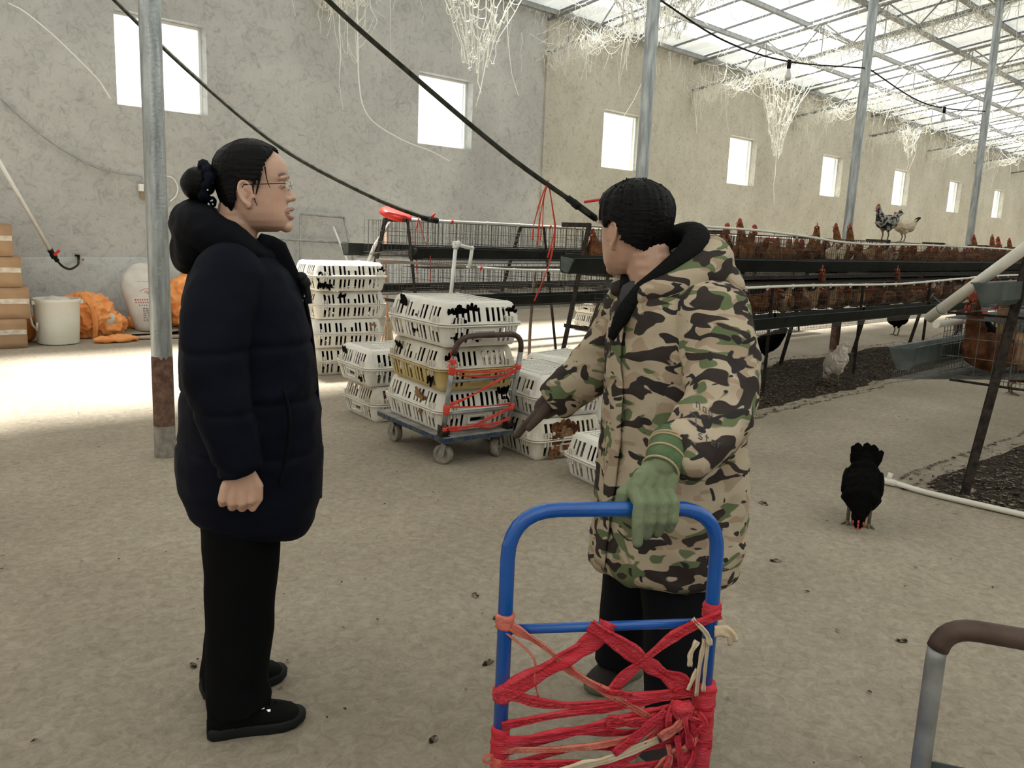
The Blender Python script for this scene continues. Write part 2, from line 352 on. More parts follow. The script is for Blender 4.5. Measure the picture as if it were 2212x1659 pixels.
M['hen_white'] = mat('cream_white_feathers', (.66, .59, .52), .8, col2=(.68, .63, .57), nscale=16, bump=.7, bscale=40)
M['hen_grey'] = mat('grey_speckled_feathers', (.012, .012, .012), .8, col2=(.36, .35, .31), nscale=26, lo=.45, hi=.55, bump=.7, bscale=40)
M['hen_cream'] = mat('cream_feathers', (.52, .4, .26), .8, col2=(.7, .6, .45), nscale=16, bump=.6, bscale=40)
M['comb'] = mat('red_comb', (.33, .03, .025), .55, col2=(.46, .065, .05), nscale=20)
M['beak'] = mat('horn_beak', (.35, .26, .14), .5); M['shank'] = mat('pale_shank', (.16, .13, .08), .7)
M['litter'] = mat('dark_litter', (.015, .011, .008), .95, col2=(.27, .22, .165), nscale=42, lo=.40, hi=.58, spec=.1)
M['litter_base'] = mat('manure_bed', (.020, .015, .011), .95, col2=(.075, .06, .045), nscale=30, bump=.8, bscale=60, spec=.05)
M['cobweb'] = mat('dusty_cobweb', (.88, .86, .79), .95, col2=(.93, .92, .87), nscale=10, spec=.05, transl=.35)
M['bamboo'] = mat('bamboo', (.3, .17, .10), .6, col2=(.4, .25, .16), nscale=10, nstretch=(1, 1, .2))
M['bristle'] = mat('broom_bristle', (.34, .26, .17), .9, col2=(.5, .42, .32), nscale=60)
M['wood'] = mat('old_grey_wood', (.2, .145, .11), .85, col2=(.3, .23, .18), nscale=10, nstretch=(.3, 1, 3), bump=.3)
M['bulb'] = mat('clear_bulb', (.75, .75, .72), .1, spec=.6)
M['socket'] = mat('white_socket', (.8, .79, .75), .4)
M['pane'] = mat('milky_window_film', (.95, .97, .97), .4, transl=.9)
def clear_material(name, k):
    m = bpy.data.materials.new(name); m.use_nodes = True; nt = m.node_tree; b = nt.nodes['Principled BSDF']; b.inputs['Base Color'].default_value = (.85, .9, .9, 1); b.inputs['Roughness'].default_value = .2
    t = nt.nodes.new('ShaderNodeBsdfTransparent'); t.inputs[0].default_value = (.96, .98, .98, 1); mx = nt.nodes.new('ShaderNodeMixShader'); mx.inputs[0].default_value = k
    nt.links.new(b.outputs[0], mx.inputs[1]); nt.links.new(t.outputs[0], mx.inputs[2]); nt.links.new(mx.outputs[0], nt.nodes['Material Output'].inputs[0]); return m
M['clear'] = clear_material('added_clear_strip', .82); M['pane'] = clear_material('clear_window_film', .9)
# ---------------------------------------------------------------- the building
YW = 10.8
def roof_z(y): return 5.12+.148*(YW-y) if y > 0 else 5.12+.148*(YW+y)
fl = G(); fl.box((20, -1.5, -.15), (64, 25, .3)); struct(obj('floor', fl, M['floor']))
# long wall with eight window holes
WX = [3.84, 8.37, 12.86, 17.40, 22.08, 26.92, 31.75, 36.7, 41.2, 45.7]
xb = [-9.0]+[v for a in WX for v in (a, a+1.12+(.1 if a > 12 else 0))]+[52.0]; zb = [0, 2.71, 3.80, 5.25]
g = G(); TH = .26
for i in range(len(xb)-1):
    for k in range(3):
        hole = (i % 2 == 1) and k == 1
        x0, x1, z0, z1 = xb[i], xb[i+1], zb[k], zb[k+1]
        if not hole:
            g.add([(x0, YW, z0), (x1, YW, z0), (x1, YW, z1), (x0, YW, z1)], [(0, 1, 2, 3)])
            g.add([(x0, YW+TH, z0), (x1, YW+TH, z0), (x1, YW+TH, z1), (x0, YW+TH, z1)], [(3, 2, 1, 0)])
        else:
            a = [(x0, YW, z0), (x1, YW, z0), (x1, YW, z1), (x0, YW, z1)]; b = [(p[0], YW+TH, p[2]) for p in a]
            g.add(a+b, [(0, 4, 5, 1), (1, 5, 6, 2), (2, 6, 7, 3), (3, 7, 4, 0)])
g.add([(-9, YW, 5.25), (52, YW, 5.25), (52, YW+TH, 5.25), (-9, YW+TH, 5.25)], [(0, 1, 2, 3)])
struct(obj('wall_back', g, M['wall']))
# the other walls of the shed, outside the frame
g = G(); g.box((21.5, -YW-.13, 2.6), (61, .26, 5.2)); struct(obj('wall_front', g, M['wall']))
g = G(); g.box((-9.1, 0, 3.2), (.26, 21.6, 6.4)); struct(obj('wall_left', g, M['wall']))
g = G(); g.box((52.1, 0, 3.2), (.26, 21.6, 6.4)); struct(obj('wall_right', g, M['wall']))
# proud lower course of the wall, rough upper edge
n = 240; tp = []; g = G()
for i in range(n+1):
    x = -9+61*i/n; z = .885+.012*noise.noise(Vector((x*1.7, 0, 3)))+.02*noise.noise(Vector((x*.4, 5, 1)))
    tp.append((x, z))
vs = []
for x, z in tp: vs += [(x, YW-.045, 0), (x, YW-.045, z-.012), (x, YW-.03, z), (x, YW+.01, z+.004)]
fs = [(4*i+j, 4*i+4+j, 4*i+5+j, 4*i+1+j) for i in range(n) for j in range(3)]
g.add(vs, fs); struct(obj('trim_1', g, M['wall'], smooth=True))
# pilaster-like joint where the render changes
g = G(); g.box((11.24, YW-.012, 2.9), (.10, .035, 4.7)); struct(obj('trim_2', g, M['wall']))
for i, a in enumerate(WX):
    b = xb[2*i+2]; w = thing('window_%d' % (i+1), '', ''); del w['label']; del w['category']; struct(w); w.location = (a, YW, 2.71)
    f = G(); wd = b-a
    for c, d in (((wd/2, .17, .02), (wd, .04, .035)), ((wd/2, .17, 1.07), (wd, .04, .035)), ((.018, .17, .545), (.035, .04, 1.02)), ((wd-.018, .17, .545), (.035, .04, 1.02))): f.box(c, d)
    obj('window_frame', f, M['white'], w)
    p = G(); p.box((wd/2, .17, .545), (wd-.07, .004, 1.02)); obj('pane', p, M['pane'], w)
# roof: sheets on purlins on trusses
ceil = thing('ceiling', '', ''); del ceil['label']; del ceil['category']; struct(ceil)
sl = math.atan(.148)
def sheet(y0, y1, n_):
    g = G(); Wd = 1.14
    # a trapezoid-ribbed sheet, seams downwards
    prof = [(0, 0), (.03, -.03), (.06, 0), (.36, 0), (.375, -.012), (.39, 0), (.74, 0), (.755, -.012), (.77, 0), (1.135, 0)]
    zs = [(y0, roof_z(y0)+.14), (y1, roof_z(y1)+.14)]
    vs = [(x, y, z+dz) for (y, z) in zs for (x, dz) in prof]; k = len(prof)
    g.add(vs, [(i, i+1, k+i+1, k+i) for i in range(k-1)]); return g.mesh('roof_sheet')
se = sheet(YW+.5, 10.14, 0); se.materials.append(M['roof'])
s0 = sheet(10.18, 7.62, 0); s0.materials.append(M['clear'])  # clear strip added so the sun reaches the floor along the wall
s1 = sheet(7.66, -.02, 0); s1.materials.append(M['roof'])
s2 = sheet(.02, -YW-.4, 0); s2.materials.append(M['roof_unseen_fill'])  # unseen roof half, made more translucent to add light from behind the camera
for i in range(53):
    x = -8+1.14*i
    for s in (se, s0, s1, s2):
        o = link(bpy.data.objects.new('added_clear_sheet' if s is s0 else 'roof_sheet', s), ceil); o.location = (x, 0, .002*(i % 3))
sb = G(); sb.add([(a, y, roof_z(y)+.133-dz) for y in (YW+.4, .03) for a, dz in ((.0, 0), (.0, .035), (.022, .035), (.022, 0))], [(0, 1, 5, 4), (1, 2, 6, 5), (2, 3, 7, 6), (0, 3, 2, 1), (4, 5, 6, 7)])
SB = sb.mesh('seam_batten'); SB.materials.append(M['seam'])
for i in range(53): o = link(bpy.data.objects.new('seam_batten', SB), ceil); o.location.x = -8+1.14*i-.011
k = 0
for y in np.arange(YW-.12, -YW+.2, -1.17):
    g = G(); z = roof_z(y)+.06
    M_ = Matrix.Rotation(-sl if y > 0 else sl, 3, 'X')
    g.box((21, y, z+.035), (60, .06, .012), M_); g.box((21, y, z-.035), (60, .06, .012), M_); g.box((21, y-.028, z), (60, .008, .08), M_)
    k += 1; struct(obj('trim_%d' % (k+2), g, M['galv_dull']))
TX = [2.1, 6.65, 11.2, 15.75, 20.3, 24.8, 29.35, 33.9, 38.4, 43.0]
def bot_z(y): return 4.53+.152*(YW-y)
def truss_parts():
    T = thing('roof_truss', 'x', 'roof truss')
    a = G(); a.tube([(0, YW, roof_z(YW)-.03), (0, 0, roof_z(0)-.03), (0, -YW, roof_z(-YW)-.03)], .032, 8); obj('top_chord', a, M['galv_dull'], T, True)
    a = G(); a.tube([(0, YW, bot_z(YW)), (0, .4, bot_z(.4)), (0, -.4, bot_z(.4)), (0, -YW, bot_z(YW))], .03, 8); obj('bottom_chord', a, M['galv_dull'], T, True)
    ys = np.arange(YW-.5, .3, -1.17); al = []
    for sgn in (1, -1):
        for i, y in enumerate(ys):
            a = G(); a.wire((0, sgn*y, bot_z(y)), (0, sgn*y, roof_z(y)-.03), .012); obj('web_post', a, M['galv_dull'], T)
            if i+1 < len(ys):
                y2 = (y+ys[i+1])/2
                a = G(); a.tube([(0, sgn*y, roof_z(y)-.03), (0, sgn*y2, bot_z(y2))], .014, 5); obj('web_brace', a, M['galv_dull'], T)
                a = G(); a.tube([(0, sgn*y2, bot_z(y2)), (0, sgn*ys[i+1], roof_z(ys[i+1])-.03)], .014, 5); obj('web_brace', a, M['galv_dull'], T)
    return note(T)
T0 = truss_parts()
TL = ['grey roof truss above the left steel pole, out of the top of view', 'grey roof truss nearest overhead, over the second steel pole', 'grey roof truss whose wall end meets the joint between grey and beige plaster',
      'grey roof truss ending on the wall between the third and fourth windows', 'grey roof truss ending on the wall between the fourth and fifth windows', 'grey roof truss ending on the wall between the fifth and sixth windows',
      'distant roof truss ending on the wall between the sixth and seventh windows', 'distant roof truss ending on the wall between the seventh and eighth windows', 'far roof truss just past the eighth window', 'last roof truss at the far end of the shed']
T0.location = (TX[0], 0, 0); T0['label'] = TL[0]; T0['group'] = 'roof trusses'
for x, l in list(zip(TX, TL))[1:]: dup(T0, (x, 0, 0), 0, l, 'roof trusses')
# steel poles
def pole(x, y, lean, h, label, rusty=(.18, .56), lx=0.0):
    T = thing('steel_pole', label, 'pole', (x, y, 0), 0, 'steel roof poles'); R = .0585
    g = G(); g.tube([(lean*rusty[1], lx*rusty[1], rusty[1]), (lean*h, lx*h, h)], R, 28); obj('shaft', g, M['galv'], T, math.radians(40))
    n = 28; top = []
    g = G(); rg = []
    for z in np.linspace(rusty[0], rusty[1]+.05, 12):
        rg.append([Vector((lean*z+(R+.0012)*math.cos(2*PI*j/n), lx*z+(R+.0012)*math.sin(2*PI*j/n), z if z < rusty[1]+.04 else z-.06*abs(noise.noise(Vector((j*.5, x, 2)))))) for j in range(n)])
    g.rings(rg, False, False); obj('rusty_band', g, M['rust'], T, True)
    g = G(); g.tube([(0, 0, 0), (lean*(rusty[0]+.01), lx*.2, rusty[0]+.01)], R+.002, 28); obj('muddy_foot', g, M['mud'], T, math.radians(40))
    g = G(); g.box((lean*h, lx*h, h+.006), (.2, .2, .012)); obj('cap_plate', g, M['galv_dull'], T)
    return T
pole(1.918, 4.86, 0, 5.38, 'nearest galvanised steel pole with rusty foot, left of the woman in the navy coat')
pole(6.37, 4.86, .003, 5.38, 'galvanised steel pole rising behind the head of the man in camouflage')
pole(10.80, 4.86, .012, 5.38, 'galvanised steel pole behind the grey speckled hen on the cages', (.02, 1.1))
pole(15.58, 4.86, -.02, 5.38, 'farthest steel pole, at the right edge of the picture', (.02, 1.1))
# ---------------------------------------------------------------- poultry crates
def perim(Lx, Ly, r, cols_x, cols_y, nc=4):
    """closed loop of (x, y, nx, ny, side, index) ; cols_* are break points in -1..1 along each straight side"""
    P = []
    hx, hy = Lx/2-r, Ly/2-r
    def side(k, brk):
        for i, t in enumerate(brk):
            if k == 0: P.append((t*hx, -Ly/2, 0, -1, 0, i))
            if k == 1: P.append((Lx/2, t*hy, 1, 0, 1, i))
            if k == 2: P.append((-t*hx, Ly/2, 0, 1, 2, i))
            if k == 3: P.append((-Lx/2, -t*hy, -1, 0, 3, i))
    def corner(cx, cy, a0):
        for i in range(1, nc):
            a = a0+PI/2*i/nc; P.append((cx+r*math.cos(a), cy+r*math.sin(a), math.cos(a), math.sin(a), -1, 0))
    side(0, cols_x); corner(hx, -hy, -PI/2); side(1, cols_y); corner(hx, hy, 0); side(2, cols_x); corner(-hx, hy, PI/2); side(3, cols_y); corner(-hx, -hy, PI)
    return P
CL, CW, CH = .725, .55, .264
def brks(pattern):
    # pattern: list of widths & kinds ('b' bar, 's' slot, 'h' half slot, 'g' gap)
    wd = {'b': 1.0, 's': 1.0, 'h': 1.0, 'g': 2.2, 'e': 1.2, 'k': 1.5}; tot = sum(wd[c] for c in pattern); x = 0; out = [-1.0]
    for c in pattern: x += wd[c]; out.append(-1+2*x/tot)
    return out
PX = 'esbsbsgsbsbhghbsbsgsbsbse'; PY = 'esbsbsbsbsgsbsbsbsbse'
PXL = 'esbsbsgsbsbsgsbsbsgsbsbse'; PYL = 'esbsbsbgkkkkgbsbsbse'
def shell(px, py, rows, lid):
    P = perim(CL, CW, .062, brks(px), brks(py)); n = len(P); g = G(); R = []
    for (z, ins, kind) in rows:
        ring = []
        for (x, y, nx, ny, sd, i) in P:
            pat = px if sd in (0, 2) else py
            o = 0.0
            if sd >= 0 and kind in 'sm':
                a = pat[i-1] if i > 0 else 'e'; b_ = pat[i] if i < len(pat) else 'e'
                if 'b' in (a, b_): o = .004
            ring.append(Vector((x+nx*(o-ins), y+ny*(o-ins), z)))
        R.append(ring)
    vs = [v for r in R for v in r]; fs = []
    for k in range(len(rows)-1):
        for j in range(n):
            x, y, nx, ny, sd, i = P[j]; pat = px if sd in (0, 2) else py
            c = pat[i] if (sd >= 0 and i < len(pat)) else 'e'
            k0, k1 = rows[k][2], rows[k+1][2]
            hole = False
            if k0 in 'sm' and k1 in 'sm':
                if c == 's': hole = True
                if c == 'h' and (k == 2 if lid else False): hole = True
                if c == 'k' and sd == 1 and not lid and k == 3: hole = True
                if c == 'k' and sd == 3 and not lid and k == 3: hole = True
            if not hole: fs.append((k*n+j, k*n+(j+1) % n, (k+1)*n+(j+1) % n, (k+1)*n+j))
    g.add(vs, fs); return g, R, P
def solid(me, t):
    bm = bmesh.new(); bm.from_mesh(me); bmesh.ops.remove_doubles(bm, verts=bm.verts, dist=1e-6); bmesh.ops.recalc_face_normals(bm, faces=bm.faces)
    bm.normal_update(); bm.verts.ensure_lookup_table(); n = len(bm.verts)
    vs = [v.co.copy() for v in bm.verts]; vs += [v.co-v.normal*t for v in bm.verts]
    fs = [tuple(v.index for v in f.verts) for f in bm.faces]; fs += [tuple(i+n for i in f[::-1]) for f in fs]
    for e in bm.edges:
        if len(e.link_faces) == 1:
            lp = e.link_loops[0]; i, j = lp.vert.index, lp.link_loop_next.vert.index
            fs.append((j, i, i+n, j+n))
    name = me.name; bm.free(); me.clear_geometry(); me.from_pydata([tuple(v) for v in vs], [], fs); me.update(); return me
def rect_ring(Lx, Ly, r, z, nc=5):
    out = []
    for cx, cy, a0 in ((Lx/2-r, -Ly/2+r, -PI/2), (Lx/2-r, Ly/2-r, 0), (-Lx/2+r, Ly/2-r, PI/2), (-Lx/2+r, -Ly/2+r, PI)):
        for i in range(nc+1):
            a = a0+PI/2*i/nc; out.append(Vector((cx+r*math.cos(a), cy+r*math.sin(a), z)))
    return out
def rim_part(z0, z1):
    g = G(); R = []
    for o, z in ((0, z0), (.013, z0+.001), (.015, (z0+z1)/2), (.013, z1-.001), (0, z1)):
        R.append(rect_ring(CL+2*o, CW+2*o, .062+o, z))
    g.rings(R, False, False); me = g.mesh('rim'); solid(me, .005)
    g2 = G()      # latch lugs near the corners
    return me
def grate(Lx, Ly, nx, ny, z, frac=.62, hole=None):
    g = G(); xs = [-Lx/2]; ys = [-Ly/2]
    m = .022
    def br(L, n):
        o = [-L/2, -L/2+m]; p = (L-2*m)/n
        for i in range(n): o += [-L/2+m+p*(i+frac), -L/2+m+p*(i+1)]
        return o+[L/2]
    xs, ys = br(Lx, nx), br(Ly, ny); vs = [(x, y, z) for y in ys for x in xs]; k = len(xs); fs = []
    for j in range(len(ys)-1):
        for i in range(k-1):
            if i % 2 == 1 and j % 2 == 1 and 0 < i < k-2 and 0 < j < len(ys)-2:
                continue
            if hole and hole[0] < (xs[i]+xs[i+1])/2 < hole[1] and hole[2] < (ys[j]+ys[j+1])/2 < hole[3]: continue
            fs.append((j*k+i, j*k+i+1, (j+1)*k+i+1, (j+1)*k+i))
    g.add(vs, fs); return solid(g.mesh('grate'), .005)
hm = CH/2
lidrows = [(hm, .0, 'e'), (hm+.012, .003, 'e'), (hm+.018, .005, 's'), (hm+.058, .016, 'm'), (hm+.100, .030, 's'), (hm+.112, .036, 'e'), (hm+.124, .046, 'e'), (CH-.001, .062, 'e'), (CH, .082, 'e')]
baserows = [(hm, .0, 'e'), (hm-.016, .003, 'e'), (hm-.022, .004, 's'), (hm-.050, .010, 'm'), (hm-.075, .016, 'm'), (hm-.108, .024, 's'), (hm-.118, .028, 'e'), (.003, .034, 'e'), (0, .045, 'e')]
lg, _, _ = shell(PX, PY, lidrows, True); LID = solid(lg.mesh('lid'), .004)
bgm, _, _ = shell(PXL, PYL, baserows, False); BASE = solid(bgm.mesh('base'), .004)
RIM = [rim_part(hm+.001, hm+.011), rim_part(hm-.012, hm-.001)]
TOP = grate(CL-.15, CW-.15, 17, 12, CH-.006, .66, (-.17, .15, -.13, .13))
HATCH = grate(.31, .25, 9, 7, CH-.009, .6)
FLOORP = grate(CL-.085, CW-.085, 16, 12, .006, .5)
lugs = G()
for sx in (-1, 1):
    for sy in (-1, 1):
        for k in range(3):
            lugs.box((sx*(CL/2-.075-.022*k), sy*(CW/2+.0), hm+.026), (.009, .022, .04)); lugs.box((sx*(CL/2-.075-.022*k), sy*(CW/2+.0), hm-.026), (.009, .022, .03))
            lugs.box((sx*(CL/2+.0), sy*(CW/2-.075-.022*k), hm+.026), (.022, .009, .04)); lugs.box((sx*(CL/2), sy*(CW/2-.075-.022*k), hm-.026), (.022, .009, .03))
LUGS = lugs.mesh('corner_ribs')
hf = G()
for sx in (-1, 1):
    x = sx*(CL/2-.004)
    for c, d in (((x, 0, hm-.034), (.02, .15, .008)), ((x, 0, hm-.080), (.02, .15, .008)), ((x, -.075, hm-.057), (.02, .008, .05)), ((x, .075, hm-.057), (.02, .008, .05))): hf.box(c, d)
HANDLE = hf.mesh('handle_frame')
CRATES = []
def crate(x, y, z, rz, label, group, lidm='crate', basem='crate'):
    T = thing('poultry_crate', label, 'crate', (x, y, z), math.radians(rz), group)
    for nm, me, mm in (('lid', LID, lidm), ('base', BASE, basem), ('lid_rim', RIM[0], lidm), ('base_rim', RIM[1], basem), ('top_grate', TOP, lidm), ('hatch', HATCH, lidm), ('floor_grate', FLOORP, basem), ('corner_ribs', LUGS, lidm), ('handle_frame', HANDLE, basem)):
        o = link(bpy.data.objects.new(nm, me), T)
        if not me.materials: me.materials.append(M[mm])
        o.material_slots[0].link = 'OBJECT'; o.material_slots[0].material = M[mm]
        if nm == 'corner_ribs': o['kind'] = 'stuff'
        if nm == 'base' and basem == 'crate_yellow': o['label'] = 'yellowed lower half of the crate'
    CRATES.append(T); return T
H = .2655
gA, gB, gC, gD = 'crates stacked four high behind the woman', 'crates stacked two high left of the trolley', 'crates stacked right of the trolley', 'crates stacked three high on the trolley'
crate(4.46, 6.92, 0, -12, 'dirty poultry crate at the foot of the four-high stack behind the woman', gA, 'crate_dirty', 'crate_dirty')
crate(4.42, 6.89, H, -12, 'off-white poultry crate second from the floor in the four-high stack', gA)
crate(4.445, 6.90, 2*H, -9, 'off-white poultry crate second from the top in the four-high stack', gA)
crate(4.413, 6.855, 3*H, -8, 'off-white poultry crate topmost of the four-high stack behind the woman', gA)
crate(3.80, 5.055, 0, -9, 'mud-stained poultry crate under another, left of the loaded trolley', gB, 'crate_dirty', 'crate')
crate(3.75, 5.06, H, -9, 'off-white poultry crate on top of the two-high stack left of the loaded trolley', gB)
DZ = .192
crate(3.422, 4.045, DZ, 81, 'off-white poultry crate resting on the trolley deck, brown hen at its slots', gD)
crate(3.392, 3.995, DZ+H, 79, 'poultry crate with a yellow lower half, middle of the trolley load', gD, 'crate_dirty', 'crate_yellow')
crate(3.372, 3.96, DZ+2*H, 80.5, 'off-white poultry crate on top of the trolley load', gD)
crate(3.957, 3.735, 0, 78, 'darker poultry crate on the floor right of the trolley, brown feathers at its side', gC, 'crate_dirty', 'crate_dirty')  # both halves in the darker crate colour
crate(3.97, 3.74, H, 78, 'poultry crate with brown hens under its open-grid lid, right of the trolley handle', gC)
crate(4.63, 3.97, 0, 97, 'poultry crate on the floor at the back of the stacks right of the trolley', gC)
crate(4.62, 3.96, H, 96, 'poultry crate atop the rear stack right of the trolley, under the dark frame leg', gC)
crate(3.757, 2.755, 0, 76, 'single poultry crate on the floor beside the man in camouflage', gC, 'crate', 'crate')
crate(4.74, 3.19, 0, -8, 'poultry crate on the floor half hidden behind the man in camouflage', gC, 'crate', 'crate')
crate(9.70, 7.95, 0, -5, 'poultry crate on the bright floor under the far row of cages', 'crates under the far cages')
crate(9.70, 7.96, H, -7, 'poultry crate on top of the one under the far row of cages', 'crates under the far cages')

# ---------------------------------------------------------------- hand trolleys
def caster(T, x, y, ztop, R, swivel=0.0, wm='tyre'):
    c = thing('caster', '', ''); del c['label']; del c['category']; c.parent = T; c.location = (x, y, 0); c.rotation_euler.z = swivel
    w = G(); prof = [(.02, -.016), (R*.55, -.018), (R*.62, -.022), (R*.8, -.024), (R*.95, -.020), (R, -.010), (R, .010), (R*.95, .020), (R*.8, .024), (R*.62, .022), (R*.55, .018), (.02, .016)]
    w.lathe([(r, z) for r, z in prof], (0, 0, R), 28, 'x'); obj('wheel', w, M[wm], c, math.radians(35))
    h = G(); h.lathe([(.0, -.027), (.018, -.027), (.02, -.02), (.02, .02), (.018, .027), (0, .027)], (0, 0, R), 16, 'x'); obj('hub', h, M['grey_tube'], c, math.radians(35))
    f = G()
    for s in (-1, 1):
        f.bar((s*.033, 0, R), (s*.033, -.02, ztop-.03), .036, .004, (1, 0, 0))
    f.box((0, -.022, ztop-.022), (.075, .075, .006)); f.tube([(-.04, 0, R), (.04, 0, R)], .008, 10)
    f.tube([(0, -.022, ztop-.03), (0, -.022, ztop)], .026, 14)
    obj('fork', f, M['mud'], c)
    return c
def ribbon_g(g, pts, w, twist=0.0, seed=0, nrm=(0, -1, 0), folds=3):
    """crumpled plastic ribbon: folded strip with thickness following pts"""
    P = bez(pts, 6); n = len(P); nv = Vector(nrm); R = []
    for i, p in enumerate(P):
        t = (P[min(i+1, n-1)]-P[max(i-1, 0)]).normalized(); b = t.cross(nv).normalized(); nn = b.cross(t).normalized()
        ww = w*(.8+.5*noise.noise(Vector((i*.35, seed*3.1, 0)))); ring = []
        m = 2*folds+1
        for k in range(m):
            u = k/(m-1)-.5; d = .22*ww*noise.noise(Vector((k*1.7, i*.22, seed*1.9)))+(.0025 if k % 2 else -.0025)
            ring.append(p+b*u*ww+nn*d)
        for k in range(m-1, -1, -1):
            u = k/(m-1)-.5; d = .22*ww*noise.noise(Vector((k*1.7, i*.22, seed*1.9)))+(.0025 if k % 2 else -.0025)
            ring.append(p+b*u*ww+nn*(d-.0018))
        R.append(ring)
    g.rings(R)
def ribbon(T, pts, w, m='ribbon', seed=0, nrm=(0, -1, 0), name='ribbon', folds=3):
    g = G(); ribbon_g(g, pts, w, 0, seed, nrm, folds); return obj(name, g, M[m], T, True)
def wrap(T, c, r, z0, z1, m='ribbon', seed=0, axis=(0, 0, 1), turns=3):
    """band of ribbon wound round a post: a bumpy sleeve"""
    g = G(); n = 16; R = []; k = 8; ax = Vector(axis).normalized(); u = ax.orthogonal().normalized(); v = ax.cross(u)
    for i in range(k+1):
        t = i/k; e = 0 if i in (0, k) else 1
        R.append([Vector(c)+ax*(z0+(z1-z0)*t+.25*(z1-z0)/k*math.sin(j))+(r*(1.03 if not e else 1.16)+.22*r*e*noise.noise(Vector((j*.8, i*1.3, seed))))*(u*math.cos(2*PI*j/n)+v*math.sin(2*PI*j/n)) for j in range(n)])
    g.rings(R); return obj('ribbon_wrap', g, M[m], T, True)
# loaded trolley; local x across, local y along, handle at -y
T = thing('platform_trolley', 'dusty platform trolley with worn blue rim, carrying three crates', 'trolley', (3.386, 4.044, 0), math.radians(-8.5), 'platform trolleys')
g = G(); g.rings([rect_ring(.535, .865, .03, z) for z in (.160, .186)]); obj('deck_rim', g, M['blue_worn'], T, math.radians(40))
g = G(); g.rings([rect_ring(.525, .855, .03, z) for z in (.1855, .1905)]); obj('deck', g, M['deck'], T, math.radians(40))
for x, y, s in ((-.19, -.32, .5), (.2, -.32, -.9), (-.19, .30, .1), (.2, .30, .1)): caster(T, x, y, .162, .062, s)
def handle_curve(wd, h, r, lean, y0, z0):
    def q(x, z): return Vector((x, y0-lean*(z-z0), z))
    a = wd/2; pts = [q(-a, z0), q(-a, h-r)]+arc_corner(q(-a, h-r), q(-a, h), q(-a+r, h), 7)[1:]+arc_corner(q(a-r, h), q(a, h), q(a, h-r), 7)+[q(a, z0)]
    return pts, q
pts, q = handle_curve(.475, .80, .11, .20, -.385, .195)
for s in (-1, 1): g = G(); g.tube([p for p in pts if p.z < .70 and p.x*s > 0], .0155, 14); obj('handle_post', g, M['grey_tube'], T, True)
g = G(); g.tube([p for p in pts if p.z >= .68], .0165, 14); obj('handle_grip', g, M['brown_tube'], T, True)
for z in (.33, .53): g = G(); g.tube([q(-.235, z), q(.235, z)], .010, 10); obj('crossbar', g, M['grey_tube'], T, True)
for s in (-1, 1):
    g = G()
    for k in (-1, 1): g.box((s*.2375+k*.022, -.385, .225), (.004, .045, .07))
    g.tube([(s*.2375-.034, -.388, .228), (s*.2375+.034, -.388, .228)], .007, 10); g.box((s*.2375, -.385, .1925), (.06, .07, .004))
    for k in range(6): g.lathe([(.012, -.002), (.014, 0), (.012, .002)], (s*.2375-.028+.011*k, -.41, .215), 10, 'x')
    obj('hinge', g, M['angle'], T)
def tw(*zz, w=.016, s=0, m='twine'):
    return ribbon(T, [q(x, z)+Vector((0, -.019 if abs(x) < .23 else -.012, 0)) for x, z in zz], w, m, s, (0, -1, 0), 'ribbon', 2)
tw((-.24, .60), (-.1, .585), (.08, .575), (.24, .60), w=.018, s=1); tw((-.24, .585), (-.1, .555), (.1, .55), (.24, .585), w=.012, s=2)
tw((.24, .575), (.1, .52), (-.1, .43), (-.24, .385), w=.022, s=3); tw((-.24, .375), (0, .36), (.24, .355), w=.013, s=4)
tw((.24, .34), (.05, .275), (-.1, .225), (-.24, .225), w=.014, s=5); tw((-.24, .245), (0, .235), (.24, .25), w=.02, s=6); tw((.24, .325), (.1, .28), (0, .25), (-.24, .225), w=.012, s=7); tw((-.24, .215), (-.06, .24), (.1, .215), (.23, .27), w=.012, s=8)
for x, z0, z1, sd in ((-.2375, .575, .625, 1), (-.2375, .64, .67, 5), (.2375, .58, .61, 2), (-.2375, .33, .39, 3), (.2375, .32, .36, 4), (-.2375, .215, .25, 6)):
    o = q(x, 0); wrap(T, (x, o.y-0.0, 0)if False else q(x, (z0+z1)/2), .017, -(z1-z0)/2, (z1-z0)/2, 'twine', sd, (0, -.2, 1))
for k in range(7):
    a = q(-.2375, .66); g = G(); d = Vector((random.uniform(-.06, .05), random.uniform(-.05, 0), random.uniform(-.04, .07))); ribbon_g(g, [a, a+d*.5, a+d], .008, 0, k, (0, -1, .2), 1); obj('ribbon_end', g, M['twine'], T, True)
# blue trolley held by the man
A = Vector((1.139, 1.145, 0)); B = Vector((1.506, .883, 0)); mid = (A+B)/2; dx = (B-A); wd = dx.length
T = thing('platform_trolley', 'glossy blue trolley handle tied with torn red ribbon, held by the man', 'trolley', mid, math.atan2(dx.y, dx.x), 'platform trolleys')
pts, q = handle_curve(wd, .845, .105, 0.0, 0, .175)
g = G(); g.tube(pts, .0155, 20); obj('handle', g, M['blue'], T, True)
g = G(); g.tube([(-wd/2, 0, .585), (wd/2, 0, .585)], .0105, 14); obj('crossbar', g, M['blue'], T, True)
g = G(); g.rings([rect_ring(wd+.1, .78, .03, z) for z in (.135, .168)]); o = obj('deck', g, M['blue'], T, math.radians(40)); o.location = (0, -.34, 0)
for x, y in ((-.17, -.65), (.17, -.65), (-.17, -.05), (.17, -.05)): caster(T, x, y, .137, .055)
hw = wd/2
for s in (-1, 1):
    g = G()
    for k in (-1, 1): g.box((s*hw+k*.02, 0, .2), (.004, .05, .065))
    g.tube([(s*hw-.03, 0, .2), (s*hw+.03, 0, .2)], .007, 10); obj('hinge', g, M['galv_dull'], T)
F = -.019
